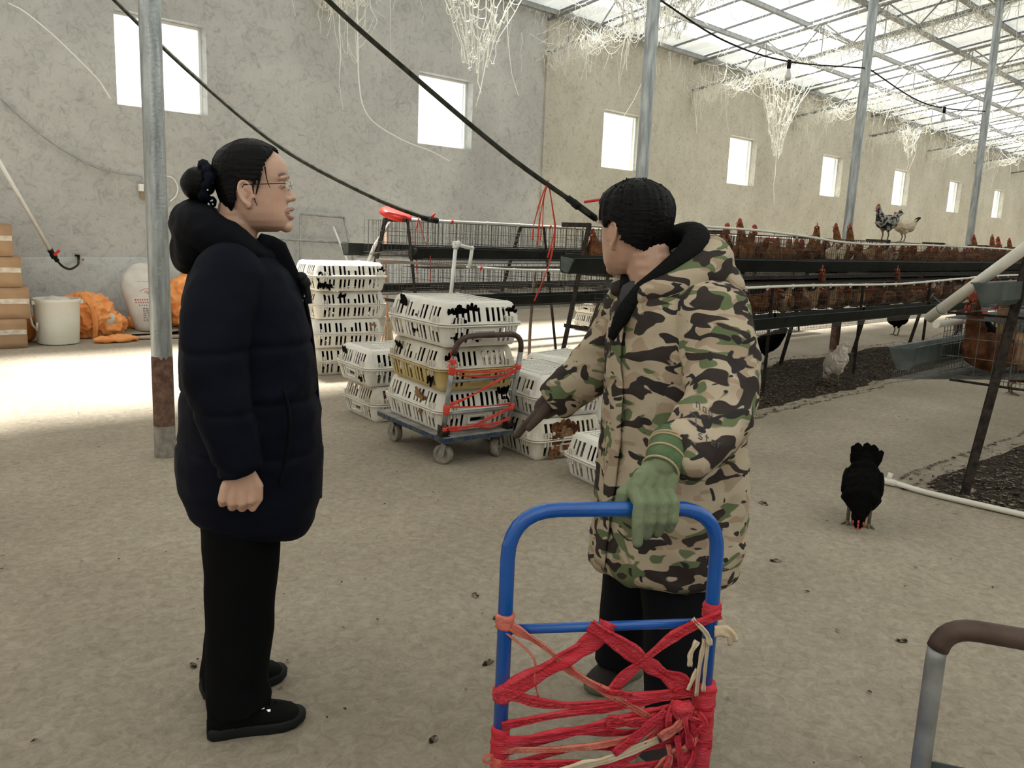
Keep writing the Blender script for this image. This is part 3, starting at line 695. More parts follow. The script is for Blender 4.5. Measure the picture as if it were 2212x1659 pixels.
def rb(w, m, sd, *p, nrm=(0, -1, 0), folds=3): return ribbon(T, [(x, F+d, z) for x, d, z in p], w, m, sd, nrm, 'ribbon', folds)
def bx(px): return -hw+(px-1090)*wd/(1540-1090)      # handle x from picture columns used while drafting
rb(.052, 'ribbon', 1, (-hw-.014, 0, .440), (-.10, 0, .52), (-.02, .0, .575), (-.005, .006, .600)); rb(.045, 'ribbon', 2, (-.05, -.004, .600), (.03, -.004, .545), (.11, 0, .485), (.185, 0, .44), folds=4)
rb(.030, 'ribbon', 3, (hw+.015, 0, .612), (.15, -.004, .575), (.08, -.004, .52), (.02, .004, .455), (-.0, .004, .43), folds=3)
rb(.021, 'ribbon_pale', 4, (-hw+.01, 0, .60), (-.14, .002, .548), (-.08, .006, .49), (0, 0, .44), (.10, -.005, .378))
rb(.03, 'ribbon', 5, (-hw, 0, .452), (-.15, 0, .425), (-.05, .002, .412), (.08, 0, .425), (.19, 0, .44)); rb(.024, 'ribbon', 6, (-hw, 0, .375), (-.10, 0, .395), (0, 0, .402), (.10, 0, .418), (.19, 0, .43))
rb(.034, 'ribbon', 7, (-hw, 0, .335), (-.1, -.003, .35), (0, 0, .365), (.1, 0, .385), (.19, 0, .40)); rb(.03, 'ribbon', 8, (0, -.004, .375), (.06, -.004, .37), (.13, -.006, .375), (.2, 0, .385), folds=5)
rb(.017, 'ribbon_pale', 9, (-hw, 0, .318), (-.08, .002, .312), (.02, 0, .322), (.12, 0, .35)); rb(.028, 'ribbon', 10, (.13, -.012, .40), (.08, -.012, .352), (.02, -.012, .302), folds=3)
rb(.026, 'straw', 11, (-.16, -.008, .243), (-.06, -.01, .275), (.02, -.008, .29), (.12, -.004, .325)); rb(.024, 'ribbon', 12, (-hw, 0, .285), (-.1, 0, .278), (-.02, .002, .27), (.06, .002, .255), (.2, 0, .275))
rb(.02, 'ribbon', 13, (-hw, 0, .255), (-.06, .004, .25), (.06, .004, .25), (.19, 0, .262)); rb(.026, 'ribbon', 14, (.15, 0, .36), (.09, 0, .31), (.05, .004, .275), (0, 0, .245)); rb(.016, 'ribbon', 15, (-.02, 0, .455), (.0, -.005, .445), (.05, -.006, .437), (.03, 0, .428))
rb(.03, 'ribbon', 16, (-hw, 0, .232), (-.1, 0, .225), (0, 0, .222), (.1, 0, .228), (.2, 0, .236)); rb(.022, 'ribbon_pale', 17, (-hw, 0, .21), (-.1, 0, .205), (0, 0, .215), (.1, 0, .205), (.2, 0, .215))
rb(.02, 'ribbon', 30, (-hw, .01, .30), (-.08, .02, .335), (.05, .02, .33), (.2, .01, .345)); rb(.018, 'ribbon', 31, (-hw, .01, .27), (-.05, .02, .3), (.08, .02, .29), (.2, .01, .31))
for x, z0, z1, m_, sd in ((-hw, .590, .622, 'ribbon_pale', 1), (-hw, .425, .455, 'ribbon', 2), (-hw, .295, .365, 'ribbon', 3), (-hw, .18, .30, 'ribbon_pale', 4), (hw, .598, .632, 'ribbon', 5), (hw, .38, .445, 'ribbon', 6), (hw, .29, .40, 'ribbon', 7), (hw, .18, .31, 'ribbon', 8)):
    wrap(T, (x, 0, 0), .0175 if sd < 6 else .022, z0, z1, m_, sd)
# knotted bunch on the right post and its loose ends
for k in range(20):
    a = Vector((hw-.05+random.uniform(-.035, .04), -.03+random.uniform(-.01, .01), random.uniform(.27, .42)))
    d = Vector((random.uniform(-.05, .06), random.uniform(-.02, .01), random.uniform(-.10, -.03))); g = G()
    ribbon_g(g, [a, a+d*.4+Vector((random.uniform(-.02, .02), -.012, 0)), a+d], random.uniform(.012, .028), 0, 40+k, (0, -1, 0), 3); obj('ribbon_end', g, M['ribbon' if k % 4 else 'ribbon_pale'], T, True)
g = G(); g.ell((hw-.06, -.032, .405), (.026, .016, .018), 16, 10); me = g.mesh('ribbon_knot'); c = coords(me)
for i in range(len(c)): c[i] += .009*np.array(noise.noise_vector(Vector(c[i]*70)))
set_coords(me, c); me.materials.append(M['ribbon']); obj('ribbon_knot', me, None, T, True)
for k, p in enumerate((((-hw-.01, -.01, .30), (-hw-.03, -.015, .305), (-hw-.035, -.015, .29), (-hw-.012, -.012, .285)), ((-hw, -.015, .585), (-hw+.06, -.02, .53), (-hw+.065, -.02, .48), (-hw+.075, -.02, .44)))):
    g = G(); ribbon_g(g, p, .006, 0, 70+k, (0, -1, 0), 1); obj('ribbon_end', g, M['ribbon_pale'], T, True)
for k, p in enumerate((((hw-.05, -.02, .605), (hw-.02, -.03, .575), (hw-.01, -.035, .55)), ((hw+.0, -.025, .575), (hw+.03, -.03, .575), (hw+.045, -.03, .55)), ((hw-.02, -.024, .56), (hw-.028, -.03, .50), (hw-.03, -.03, .43)), ((hw-.035, -.024, .555), (hw-.05, -.03, .53), (hw-.05, -.03, .50)), ((hw-.012, -.025, .56), (hw-.015, -.03, .49), (hw-.015, -.03, .44)), ((hw-.03, -.024, .49), (hw-.045, -.03, .46), (hw-.05, -.03, .445)))):
    g = G(); ribbon_g(g, p, (.014, .03, .012, .014, .011, .009)[k], 0, 80+k, (0, -1, 0), 2); obj('straw_tie', g, M['straw'], T, True)
# third trolley, only its handle in the frame (bottom right)
A = Vector((1.392, .398, 0)); B = Vector((1.585, .01, 0)); mid = (A+B)/2; dx = B-A; wd = dx.length
T = thing('platform_trolley', 'trolley with brown-gripped steel handle at the bottom right corner', 'trolley', mid, math.atan2(dx.y, dx.x), 'platform trolleys')
pts, q = handle_curve(wd, .797, .055, -.02, 0, .19)
for s in (-1, 1): g = G(); g.tube([p for p in pts if p.z < .762 and p.x*s > 0], .0155, 16); obj('handle_post', g, M['grey_tube'], T, True)
g = G(); g.tube([p for p in pts if p.z >= .745], .0172, 16); obj('handle_grip', g, M['brown_tube'], T, True)
g = G(); g.box((0, .012, .46), (wd-.02, .004, .19)); obj('handle_plate', g, M['trough_grey'], T)
g = G(); g.rings([rect_ring(wd+.1, .56, .03, z) for z in (.15, .19)]); o = obj('deck', g, M['deck'], T, math.radians(40)); o.location = (0, .25, 0)
for x, y in ((-.17, .46), (.17, .46), (-.17, .05), (.17, .05)): caster(T, x, y, .152, .06)
# ---------------------------------------------------------------- hens
def hen_body(kind):
    """one continuous body: +x is forward, z = 0 at the ground (standing) or at the cage floor (caged)"""
    g = G()
    def cap(a, b, ra, rb, n=6):
        a, b = Vector(a), Vector(b)
        for i in range(n+1):
            t = i/n; r = ra+(rb-ra)*t; g.ell(a+(b-a)*t, (r, r, r), 12, 8)
    if kind == 'stand':
        g.ell((0, 0, .235), (.155, .088, .095), 20, 14, Matrix.Rotation(.18, 3, 'Y')); g.ell((.085, 0, .245), (.085, .08, .09), 16, 12); g.ell((-.07, 0, .235), (.10, .07, .085), 16, 12)
        cap((.11, 0, .27), (.155, 0, .37), .062, .034); cap((.155, 0, .37), (.168, 0, .405), .033, .028); g.ell((.176, 0, .405), (.034, .026, .028), 12, 8)
        cap((-.12, 0, .27), (-.20, 0, .345), .052, .026)
        for s in (-1, 1): cap((.0, s*.045, .17), (.01, s*.045, .125), .042, .018)
    elif kind == 'peck':
        g.ell((0, 0, .225), (.15, .09, .098), 20, 14, Matrix.Rotation(.5, 3, 'Y')); g.ell((.07, 0, .19), (.085, .08, .085), 16, 12)
        cap((.10, 0, .185), (.165, 0, .10), .058, .034); cap((.165, 0, .10), (.178, 0, .075), .032, .027); g.ell((.182, 0, .066), (.030, .026, .034), 12, 8)
        cap((-.09, 0, .28), (-.15, 0, .375), .062, .038); g.ell((-.08, 0, .29), (.07, .075, .08), 12, 10)
        for s in (-1, 1): cap((.0, s*.045, .16), (.01, s*.045, .115), .042, .018)
    else:
        g.ell((0, 0, .125), (.135, .088, .10), 18, 12, Matrix.Rotation(-.15, 3, 'Y')); g.ell((.075, 0, .14), (.075, .08, .09), 14, 10)
        up_ = .265 if kind == 'caged' else .38
        cap((.09, 0, .17), (.135, 0, up_-.04), .06, .034); cap((.135, 0, up_-.04), (.145, 0, up_), .033, .027); g.ell((.152, 0, up_), (.033, .025, .027), 12, 8)
        cap((-.11, 0, .15), (-.17, 0, .19), .05, .026)
    if kind == 'huddled':
        g = G(); g.ell((0, 0, .10), (.135, .104, .098), 18, 12); g.ell((.06, 0, .13), (.075, .08, .085), 14, 10); g.ell((.11, .02, .185), (.036, .028, .03), 12, 8); cap((.085, 0, .15), (.11, .02, .18), .05, .03); cap((-.10, 0, .12), (-.155, 0, .155), .05, .03)
    me = remesh(g, 'hen', .0085 if kind in ('stand', 'peck') else .011, 3)
    c = coords(me)
    d = np.array([noise.noise(Vector((a[0]*38, a[1]*38, a[2]*30))) for a in c]); nrm = np.empty(len(c)*3); me.vertices.foreach_get('normal', nrm)
    c += nrm.reshape(-1, 3)*(d*.006)[:, None]; set_coords(me, c); me.shade_smooth(); return me
def comb_g(x, z, sc=1.0, down=False):
    g = G(); n = 11; R = []
    out = [(-.030, .0), (-.034, .016), (-.026, .020), (-.020, .034), (-.012, .024), (-.004, .042), (.004, .026), (.012, .040), (.018, .020), (.026, .024), (.030, .0)]; sc *= .82
    if down: pts = [Vector((x+sc*b, 0, z-sc*a*1)) for a, b in out]
    else: pts = [Vector((x+sc*a, 0, z+sc*b)) for a, b in out]
    vs = [p+Vector((0, s*.0045*sc, 0)) for s in (-1, 1) for p in pts]
    fs = [tuple(range(n)), tuple(range(n, 2*n))[::-1]]+[(i, n+i, n+(i+1) % n, (i+1) % n) for i in range(n)]
    return g.add(vs, fs)
def tail_g(x, z, ang, n=9, L=.13, jag=.03):
    g = G()
    for i in range(n):
        t = (i/(n-1)-.5); a = ang+.5*t*0+random.uniform(-.12, .12); l = L*(1-.8*t*t)+random.uniform(-jag, jag)*.5; y = t*.07
        d = Vector((-math.cos(a), t*.45, math.sin(a))).normalized(); s = Vector((0, 1, 0)); p = Vector((x, y*.7, z)); w = .022 if L > .08 or n > 5 else .012
        q = [p-s*w*.4, p+s*w*.4, p+d*l*.6+s*w, p+d*l*.93+s*w*.7, p+d*l, p+d*l*.93-s*w*.7, p+d*l*.6-s*w]; up_ = d.cross(s).normalized()*.0025
        k = len(q); g.add([v-up_ for v in q]+[v+up_ for v in q], [tuple(range(k))[::-1], tuple(range(k, 2*k))]+[(i2, (i2+1) % k, k+(i2+1) % k, k+i2) for i2 in range(k)])
    return g
def leg_g(s, x=.01, h=.13):
    g = G(); y = s*.045
    g.tube([(x, y, h), (x-.018, y, h*.62), (x, y, .012)], [.011, .0085, .0075], 8)
    for a in (-.45, 0, .45): g.tube([(x, y, .012), (x+.045*math.cos(a), y+.045*math.sin(a), .007), (x+.06*math.cos(a), y+.06*math.sin(a), .003)], [.007, .005, .002], 6)
    g.tube([(x, y, .012), (x-.03, y, .004)], [.006, .002], 6); return g
BODY = {k: hen_body(k) for k in ('stand', 'peck', 'caged', 'caged_tall', 'huddled')}
HEADS = {'stand': (.176, .405), 'peck': (.182, .066), 'caged': (.152, .265), 'caged_tall': (.152, .38)}
for m_ in BODY.values(): m_.materials.append(M['hen_brown'])
def make_hen(kind, m, label, group, full=True):
    T = obj('hen', BODY[kind], None); T.material_slots[0].link = 'OBJECT'; T.material_slots[0].material = M[m]; tag(T, label, 'hen', group)
    hx, hz = HEADS[kind]; dn = kind == 'peck'
    c = comb_g(hx+(.03 if dn else 0), hz+(0 if dn else .020), 1.0, dn); obj('comb', c, M['comb'], T)
    b = G()
    if dn: b.tube([(hx+.005, 0, hz-.026), (hx+.012, 0, hz-.060)], [.009, .001], 8)
    else: b.tube([(hx+.026, 0, hz), (hx+.058, 0, hz-.008)], [.009, .001], 8)
    obj('beak', b, M['beak'], T)
    w = G()
    for s in (-1, 1): w.ell((hx+.022-(.02 if dn else 0), s*.010, hz-.034+(.012 if dn else 0)), (.009, .006, .017), 10, 8)
    obj('wattles', w, M['comb'], T)
    f = G()
    for s in (-1, 1): f.ell((hx+.010, s*.0215, hz+.002), (.013, .006, .012), 8, 6)
    obj('face_patch', f, M['comb'], T)
    e = G()
    for s in (-1, 1): e.ell((hx+.012, s*.0265, hz+.006), (.0045, .003, .0045), 8, 6)
    obj('eyes', e, M['iris'], T)
    if full:
        t = tail_g(-.14, .30, .75) if kind == 'stand' else (tail_g(-.085, .275, 1.05, 15, .19, .05) if kind == 'peck' else tail_g(-.13, .17, .35, 7, .09)); o = obj('tail', t, None, T); o.data.materials.append(M[m])
        for wi in (-1, 1):
            g = G(); zc = {'stand': .25, 'peck': .245}.get(kind, .14); g.ell((-.02, wi*(.083 if kind != 'peck' else .074), zc), (.105, .016, .058), 14, 10, Matrix.Rotation(.25 if kind != 'peck' else .5, 3, 'Y')); o = obj('wing', g, M[m], T, True)
        if kind in ('stand', 'peck'):
            for s in (-1, 1): obj('leg', leg_g(s), M['shank'], T, True)
    return note(T)
def R(a): return math.radians(a)
h = make_hen('peck', 'hen_black', 'black hen pecking with its head down on the open floor at right', None); h.location = (4.15, 1.64, 0); h.rotation_euler.z = R(202); h.scale = (.88, 1.12, .86)
# (name, kind, material, place, heading, label)
for kind, m, loc, rz, lab, sc in (
    ('peck', 'hen_black', (8.75, 4.72, .012), 108, 'black hen pecking in the litter behind a post of the near cages', 1.12),
    ('peck', 'hen_white', (8.02, 3.58, .02), 48, 'cream-white hen bent over, seen from behind on the dark litter', 1.05),
    ('peck', 'hen_dark', (9.35, 2.36, 0), -62, 'dark brown hen pecking under the right-hand cages', 1.15),
    ('stand', 'hen_black', (13.9, 5.25, 0), 150, 'black hen on the bright floor seen beneath the cages', 1.1),
    ('stand', 'hen_grey', (10.95, 4.42, 1.475), 160, 'grey speckled hen with black neck perched on top of the cages', 1.0),
    ('stand', 'hen_cream', (11.62, 4.45, 1.475), 140, 'cream hen with dark tail perched on top of the cages', .85)):
    t = make_hen(kind, m, lab, None); t.location = loc; t.rotation_euler.z = R(rz); t.scale = (sc,)*3
    if m == 'hen_cream':
        for c in KID[t.name]:
            if c.name.startswith('tail'): c.data.materials[0] = M['hen_black']
PC = make_hen('caged', 'hen_brown', 'x', 'x'); PT = make_hen('caged_tall', 'hen_brown', 'x', 'x', False)
used_proto = {}
def caged(proto, x, y, z, rz, mt, label, group):
    if proto.name not in used_proto:
        used_proto[proto.name] = 1; o = proto; o.location = (x, y, z); o.rotation_euler.z = rz; o['label'] = label; o['group'] = group
    else: o = dup(proto, (x, y, z), rz, label, group)
    o.material_slots[0].material = M[mt]
    return o
cols = ['hen_brown', 'hen_brown', 'hen_dark', 'hen_buff', 'hen_brown', 'hen_buff', 'hen_dark', 'hen_brown', 'hen_brown', 'hen_cream']
nm = {'hen_brown': 'brown', 'hen_dark': 'dark brown', 'hen_buff': 'buff', 'hen_cream': 'cream'}
ORD = ['first', 'second', 'third', 'fourth', 'fifth', 'sixth', 'seventh', 'eighth', 'ninth', 'tenth', 'eleventh', 'twelfth', 'thirteenth', 'fourteenth', 'fifteenth', 'sixteenth']
def fill(x0, x1, y0, y1, z, step, tier, front, p_tall=.12):
    x = x0; seen = {}
    while x < x1:
        m = cols[rng.integers(len(cols))]; tall = rng.random() < p_tall
        a = front+rng.normal(0, .75)+(PI if rng.random() < .18 else 0); yy = y0+(y1-y0)*(.35+.4*rng.random()); u = int((x-5.12)/1.95)
        seen[(u, m)] = k = seen.get((u, m), -1)+1
        lab = '%s %s hen from the left in the %s cage of the near %s tier' % (ORD[k], nm[m], ORD[u], tier)
        caged(PT if tall else PC, x, yy, z, a, m, lab, '%s hens in the %s near tier' % (nm[m], tier))
        st = step*(.75+.5*rng.random()); x += st*(1 if x < 12 else 1.15 if x < 17 else 1.5)
fill(6.75, 22.5, 4.22, 4.60, 1.135, .165, 'upper', -PI/2, .10)
fill(6.95, 21.5, 3.85, 4.25, .69, .19, 'lower', -PI/2, .05)
caged(PC, 5.27, 4.40, 1.135, R(200), 'hen_brown', 'brown hen in the end cage right beside the face of the man', None); 
o = [x for x in COL.objects if x.get('label', '').startswith('brown hen in the end cage')][0]; del o['group']
for x, yy, a, m, lab in ((5.42, 1.50, 150, 'hen_dark', 'big reddish hen at the front of the right-hand lower cage'), (5.72, 1.52, 60, 'hen_black', 'dark hen standing behind the big reddish hen in the right-hand cage'), (5.62, 1.36, 120, 'hen_buff', 'buff hen in the right-hand lower cage beside the dark frame leg')):
    o = caged(PT if m != 'hen_black' else PC, x, yy, .675, R(a), m, lab, None)
    if 'group' in o: del o['group']
    o.scale = (1.15,)*3
for i, (x, z) in enumerate(((7.6, 1.19), (9.05, 1.20), (9.72, 1.22), (10.0, 1.23), (14.6, 1.22), (15.4, 1.24), (15.9, 1.22), (16.4, 1.21))):
    caged(PT, x, 4.40, z, R(180+random.uniform(-40, 40)), 'hen_brown', 'brown hen raising its head above the top wires, %s of these from the left' % ORD[i], 'hens looking out over the top wires')
for x, s_ in ((8.45, 'left'), (10.4, 'right')):
    caged(PT, x, 4.0, .76, R(200), 'hen_dark', 'dark hen with its head above the lower tier of near cages, the %s one' % s_, 'hens looking out over the lower tier')
# hens inside the transport crates
HIN = {}
for T, ms in zip(CRATES, (('hen_black', 'hen_black'), ('hen_black', 'hen_black'), ('hen_black', 'hen_black'), ('hen_black', 'hen_black'), ('hen_dark', 'hen_black'), ('hen_black', 'hen_black'), ('hen_black', 'hen_buff'), ('hen_black', 'hen_black'), ('hen_black', 'hen_black'), ('hen_brown', 'hen_black'), ('hen_brown', 'hen_brown'), ('hen_black', 'hen_black'), ('hen_brown', 'hen_buff'), ('hen_black', 'hen_dark'), ('hen_dark', 'hen_black'), ('hen_black', 'hen_black'), ('hen_black', 'hen_black'))):
    for k, m in enumerate((ms[0], ms[1], ms[0])):
        c, s = math.cos(T.rotation_euler.z), math.sin(T.rotation_euler.z); lx, ly = (-.205, .0, .205)[k], (.02, -.02, .015)[k]
        o = obj('hen', BODY['huddled'], None); o.material_slots[0].link = 'OBJECT'; o.material_slots[0].material = M[m]
        o.location = (T.location.x+c*lx-s*ly, T.location.y+s*lx+c*ly, T.location.z+.014); o.rotation_euler = (0, 0, T.rotation_euler.z+(1.45, -1.6, 1.7)[k]); o.scale = (1.38, 1.12, 1.12); HIN.setdefault(CRATES.index(T), []).append(o)
        n_ = {'hen_black': 'black', 'hen_dark': 'dark brown', 'hen_brown': 'brown', 'hen_buff': 'buff'}[m]
        far = abs(T.rotation_euler.z) > .7; e_ = (('near end', 'middle', 'far end') if far else ('left end', 'middle', 'right end'))[k]; tag(o, ' '.join(('%s hen, %s of %s' % (n_, e_, T['label'].replace('off-white ', '').replace('poultry ', '').split(',')[0])).split()[:16]), 'hen', '%s hens in the %s' % (n_, T['label'].replace('off-white ', '').replace('poultry ', '').split(',')[0][:44]))

# tufts of feathers pushed out through the slots: parts of the hens inside
def tuft(ci, hi, lx, ly, z, face, m, s=1.0):
    T = CRATES[ci]; hn = HIN[ci][hi]; g = tail_g(0, 0, random.uniform(1.25, 1.5), 4, .062*s, .035); g2 = tail_g(0, 0, random.uniform(-1.5, -1.2), 4, .05*s, .035); g.add(g2.v, g2.f)
    o = obj('feather_tuft', g, M[m], None); o.parent = hn; o.matrix_parent_inverse = hn.matrix_basis.inverted()
    c, s_ = math.cos(T.rotation_euler.z), math.sin(T.rotation_euler.z); o.location = (T.location.x+c*lx-s_*ly, T.location.y+s_*lx+c*ly, T.location.z+z); o.rotation_euler.z = T.rotation_euler.z+face
N_, L_, F_ = 0, PI/2, -PI/2     # through the -x end, the -y side, the +y side
for a in ((8, 0, -.335, .20, .175, N_, 'hen_black', 1.2), (8, 0, -.338, .16, .17, N_, 'hen_black', 1.3), (8, 0, -.345, .18, .09, N_, 'hen_black', 1.3), (8, 1, -.335, .07, .19, N_, 'hen_black', 1.2), (8, 1, -.345, .06, .08, N_, 'hen_black', 1.0), (8, 2, .17, .25, .19, F_, 'hen_black', 1.3), (8, 1, .0, .255, .10, F_, 'hen_black', .9), (8, 0, -.335, -.20, .185, N_, 'hen_black', .9),
    (7, 0, -.34, .19, .16, N_, 'hen_black', 1.2), (7, 2, .20, .25, .17, F_, 'hen_black', 1.2), (7, 0, -.335, -.06, .18, N_, 'hen_white', .9), (7, 0, -.335, -.12, .18, N_, 'hen_white', .9), (7, 1, -.23, .265, .08, F_, 'hen_black', 1.1), (6, 1, -.10, .26, .16, F_, 'hen_buff', 1.3), (6, 1, -.13, .26, .15, F_, 'hen_brown', 1.2), (6, 0, -.34, -.19, .20, N_, 'hen_black', 1.1),
    (3, 0, -.30, -.26, .09, L_, 'hen_black', 1.4), (3, 0, -.24, -.26, .08, L_, 'hen_black', 1.4), (3, 2, .30, -.25, .17, L_, 'hen_black', .9), (2, 1, -.1, -.25, .18, L_, 'hen_black', 1), (2, 0, -.25, -.25, .17, L_, 'hen_black', .9), (1, 2, .24, -.25, .17, L_, 'hen_buff', .9), (0, 1, -.05, -.26, .10, L_, 'hen_black', 1.1),
    (5, 0, -.345, .15, .18, N_, 'hen_black', 1.2), (5, 0, -.345, -.14, .09, N_, 'hen_black', 1.2), (4, 0, -.22, -.25, .17, L_, 'hen_dark', 1.4), (4, 1, -.16, -.25, .13, L_, 'hen_dark', 1.3), (9, 0, -.345, .09, .15, N_, 'hen_brown', 1.8), (9, 0, -.35, .04, .11, N_, 'hen_buff', 1.8), (9, 0, -.35, .0, .13, N_, 'hen_dark', 1.8), (9, 0, -.35, .12, .08, N_, 'hen_brown', 1.5), (13, 1, -.12, .26, .16, F_, 'hen_black', 1.2)):
    tuft(*a)

# ---------------------------------------------------------------- cage rows
UL = 1.95
def wires(name, segs, r, m, T):
    g = G()
    for a, b in segs: g.wire(a, b, r)
    return obj(name, g, M[m], T, stuff=True)
def cage_unit(T, yf, yb, zf, zt, vstep=.05, m='wire', floor_out=.26, dense=True):
    L = UL; s = []
    for x in np.arange(0, L+.001, vstep): s.append(((x, yf, zf), (x, yf, zt)))
    for z in np.linspace(zf, zt, 5): s.append(((0, yf, z), (L, yf, z)))
    wires('front_grid', s, .0026, m, T)
    s = []
    for x in np.arange(0, L+.001, .05): s.append(((x, yf, zt), (x, yb, zt)))
    for y in np.linspace(yf, yb, 6): s.append(((0, y, zt), (L, y, zt)))
    wires('top_grid', s, .0022, m, T)
    s = []
    fo = yf-math.copysign(floor_out, yb-yf)
    for x in np.arange(0, L+.001, .03): s += [((x, fo, zf-.075), (x, yb, zf+.03)), ((x, fo, zf-.075), (x, fo, zf-.03))]
    for t in np.linspace(0, 1, 12): s.append(((0, fo+(yb-fo)*t, zf-.075+.105*t), (L, fo+(yb-fo)*t, zf-.075+.105*t)))
    s.append(((0, fo, zf-.03), (L, fo, zf-.03)))
    wires('floor_grid', s, .0016, m, T)
    s = []
    for x in np.arange(0, L+.001, .10): s.append(((x, yb, zf+.03), (x, yb, zt)))
    for z in np.linspace(zf+.03, zt, 5): s.append(((0, yb, z), (L, yb, z)))
    wires('back_grid', s, .0016, m, T)
    s = []
    for x in (0, L*.2, L*.4, L*.6, L*.8, L):
        for y in np.linspace(yf, yb, 6): s.append(((x, y, zf), (x, y, zt)))
        for z in np.linspace(zf, zt, 4): s.append(((x, yf, z), (x, yb, z)))
    wires('partitions', s, .0024, m, T)
def trough(T_label, x0, x1, yf, z, sgn, parts, group, m='trough'):
    """feed trough: open U-section pieces overlapping end to end; sgn=-1 hangs on the -y side of yf"""
    T = thing('feed_trough', T_label, 'trough', (0, 0, 0), 0, group)
    n = max(1, round((x1-x0)/parts)); st = (x1-x0)/n
    for i in range(n):
        a, b = x0+i*st-.02, x0+(i+1)*st+.02; e = .004*(i % 2); dz = .012*noise.noise(Vector((i*1.3, yf, z)))
        sec = [(yf+sgn*.012, z+.125), (yf+sgn*.012, z+.03), (yf+sgn*.03, z), (yf+sgn*.10, z-.005), (yf+sgn*(.155+e), z+.105), (yf+sgn*(.168+e), z+.108), (yf+sgn*(.166+e), z+.114), (yf+sgn*(.150+e), z+.111), (yf+sgn*.096, z+.003), (yf+sgn*.032, z+.006), (yf+sgn*.018, z+.034), (yf+sgn*.018, z+.125)]
        g = G(); g.rings([[Vector((x, y, zz+(dz if x == a else .012*noise.noise(Vector(((i+1)*1.3, yf, z)))))) for y, zz in sec] for x in (a, b)]); obj('trough_section', g, M[m], T)
    g = G(); ya, yb2 = yf+sgn*.014, yf+sgn*.156
    q = [Vector((x0-.018, ya, z+.12)), Vector((x0-.018, ya, z+.02)), Vector((x0-.018, yf+sgn*.098, z)), Vector((x0-.018, yb2, z+.105))]
    g.add(q+[v+Vector((.004, 0, 0)) for v in q], [(0, 1, 2, 3), (7, 6, 5, 4)]+[(i, (i+1) % 4, 4+(i+1) % 4, 4+i) for i in range(4)]); obj('end_cap', g, M['trough_grey'], T)
    return T
def water_pipe(label, pts, m, step, sgn, group):
    T = thing('water_pipe', label, 'pipe', (0, 0, 0), 0, group); P = bez(pts, 10)
    g = G(); g.tube(P, .0125, 10); obj('tube', g, M[m], T, True)
    x = pts[0][0]+.2; k = 0
    while x < min(pts[-1][0], 20):
        i = min(range(len(P)), key=lambda i: abs(P[i].x-x)); p = P[i]
        g = G(); g.tube([p+Vector((0, 0, -.0)), p+Vector((0, 0, -.028))], .009, 8); g.tube([p+Vector((-.012, 0, 0)), p+Vector((.012, 0, 0))], .0175, 10); o = obj('nipple', g, M['red' if (k % 3 == 0 and sgn < 0) else m], T)
        x += step; k += 1
    return T
def frame(label, x, Y, legs, group):
    T = thing('iron_stand', label, 'frame', (x, 0, 0), 0, group)
    for n_, a, b, w in legs:
        g = G(); a, b = Vector((0, a[0], a[1])), Vector((0, b[0], b[1])); d = (b-a).normalized(); s = Vector((1, 0, 0)); c = d.cross(s)
        for off, e1, e2 in ((c*w/2, s, c), ):
            M_ = Matrix((d, s, c)).transposed(); L_ = (b-a).length
            g.box((a+b)/2+c*w/2, (L_, w, .004), M_); g.box((a+b)/2-s*(w/2-.002), (L_, .004, w), M_)
        obj(n_, g, M['angle'], T)
    return T
def row(name, x0, n, yshift, flip, grpw, label_row, nolow=False):
    Yf = (lambda y: y+yshift) if not flip else (lambda y: yshift-y)
    protos = []
    if name == 'near':
        for nme, lab, q in (('manure_board', 'dark manure board slung under the upper tier of the near cages', ((4.13, 1.075), (4.70, .985))), ('shade_board', 'dark board added to darken the back of the lower near tier', ((4.305, 1.03), (4.33, .70)))):  # board behind the lower tier is added to darken it
            g = G(); g.bar((x0+1.2, sum(v[0] for v in q)/2, sum(v[1] for v in q)/2), (x0+n*UL, sum(v[0] for v in q)/2, sum(v[1] for v in q)/2), math.hypot(q[1][0]-q[0][0], q[1][1]-q[0][1]), .005, (0, -(q[1][1]-q[0][1]), q[1][0]-q[0][0]) if nme == 'manure_board' else (0, 1, 0)); tag(obj(nme, g, M['litter_base']), lab, 'board')
    for tier, (yf, yb, zf, zt) in (('upper', (4.20, 4.62, 1.135, 1.465)), ('lower', (3.82, 4.28, .69, 1.015))):
        if nolow and tier == 'lower': pass
        T = thing('hen_cage', '%s wire cage from the left, %s tier, %s' % (ORD[0], tier, label_row), 'cage', (x0, 0, 0), 0, 'wire cages of the %s' % label_row)
        cage_unit(T, Yf(yf), Yf(yb), zf, zt, m=grpw); note(T)
        for i in range(1, n): dup(T, (x0+i*UL, 0, 0), 0, '%s wire cage from the left, %s tier, %s' % (ORD[i], tier, label_row))
    return Yf
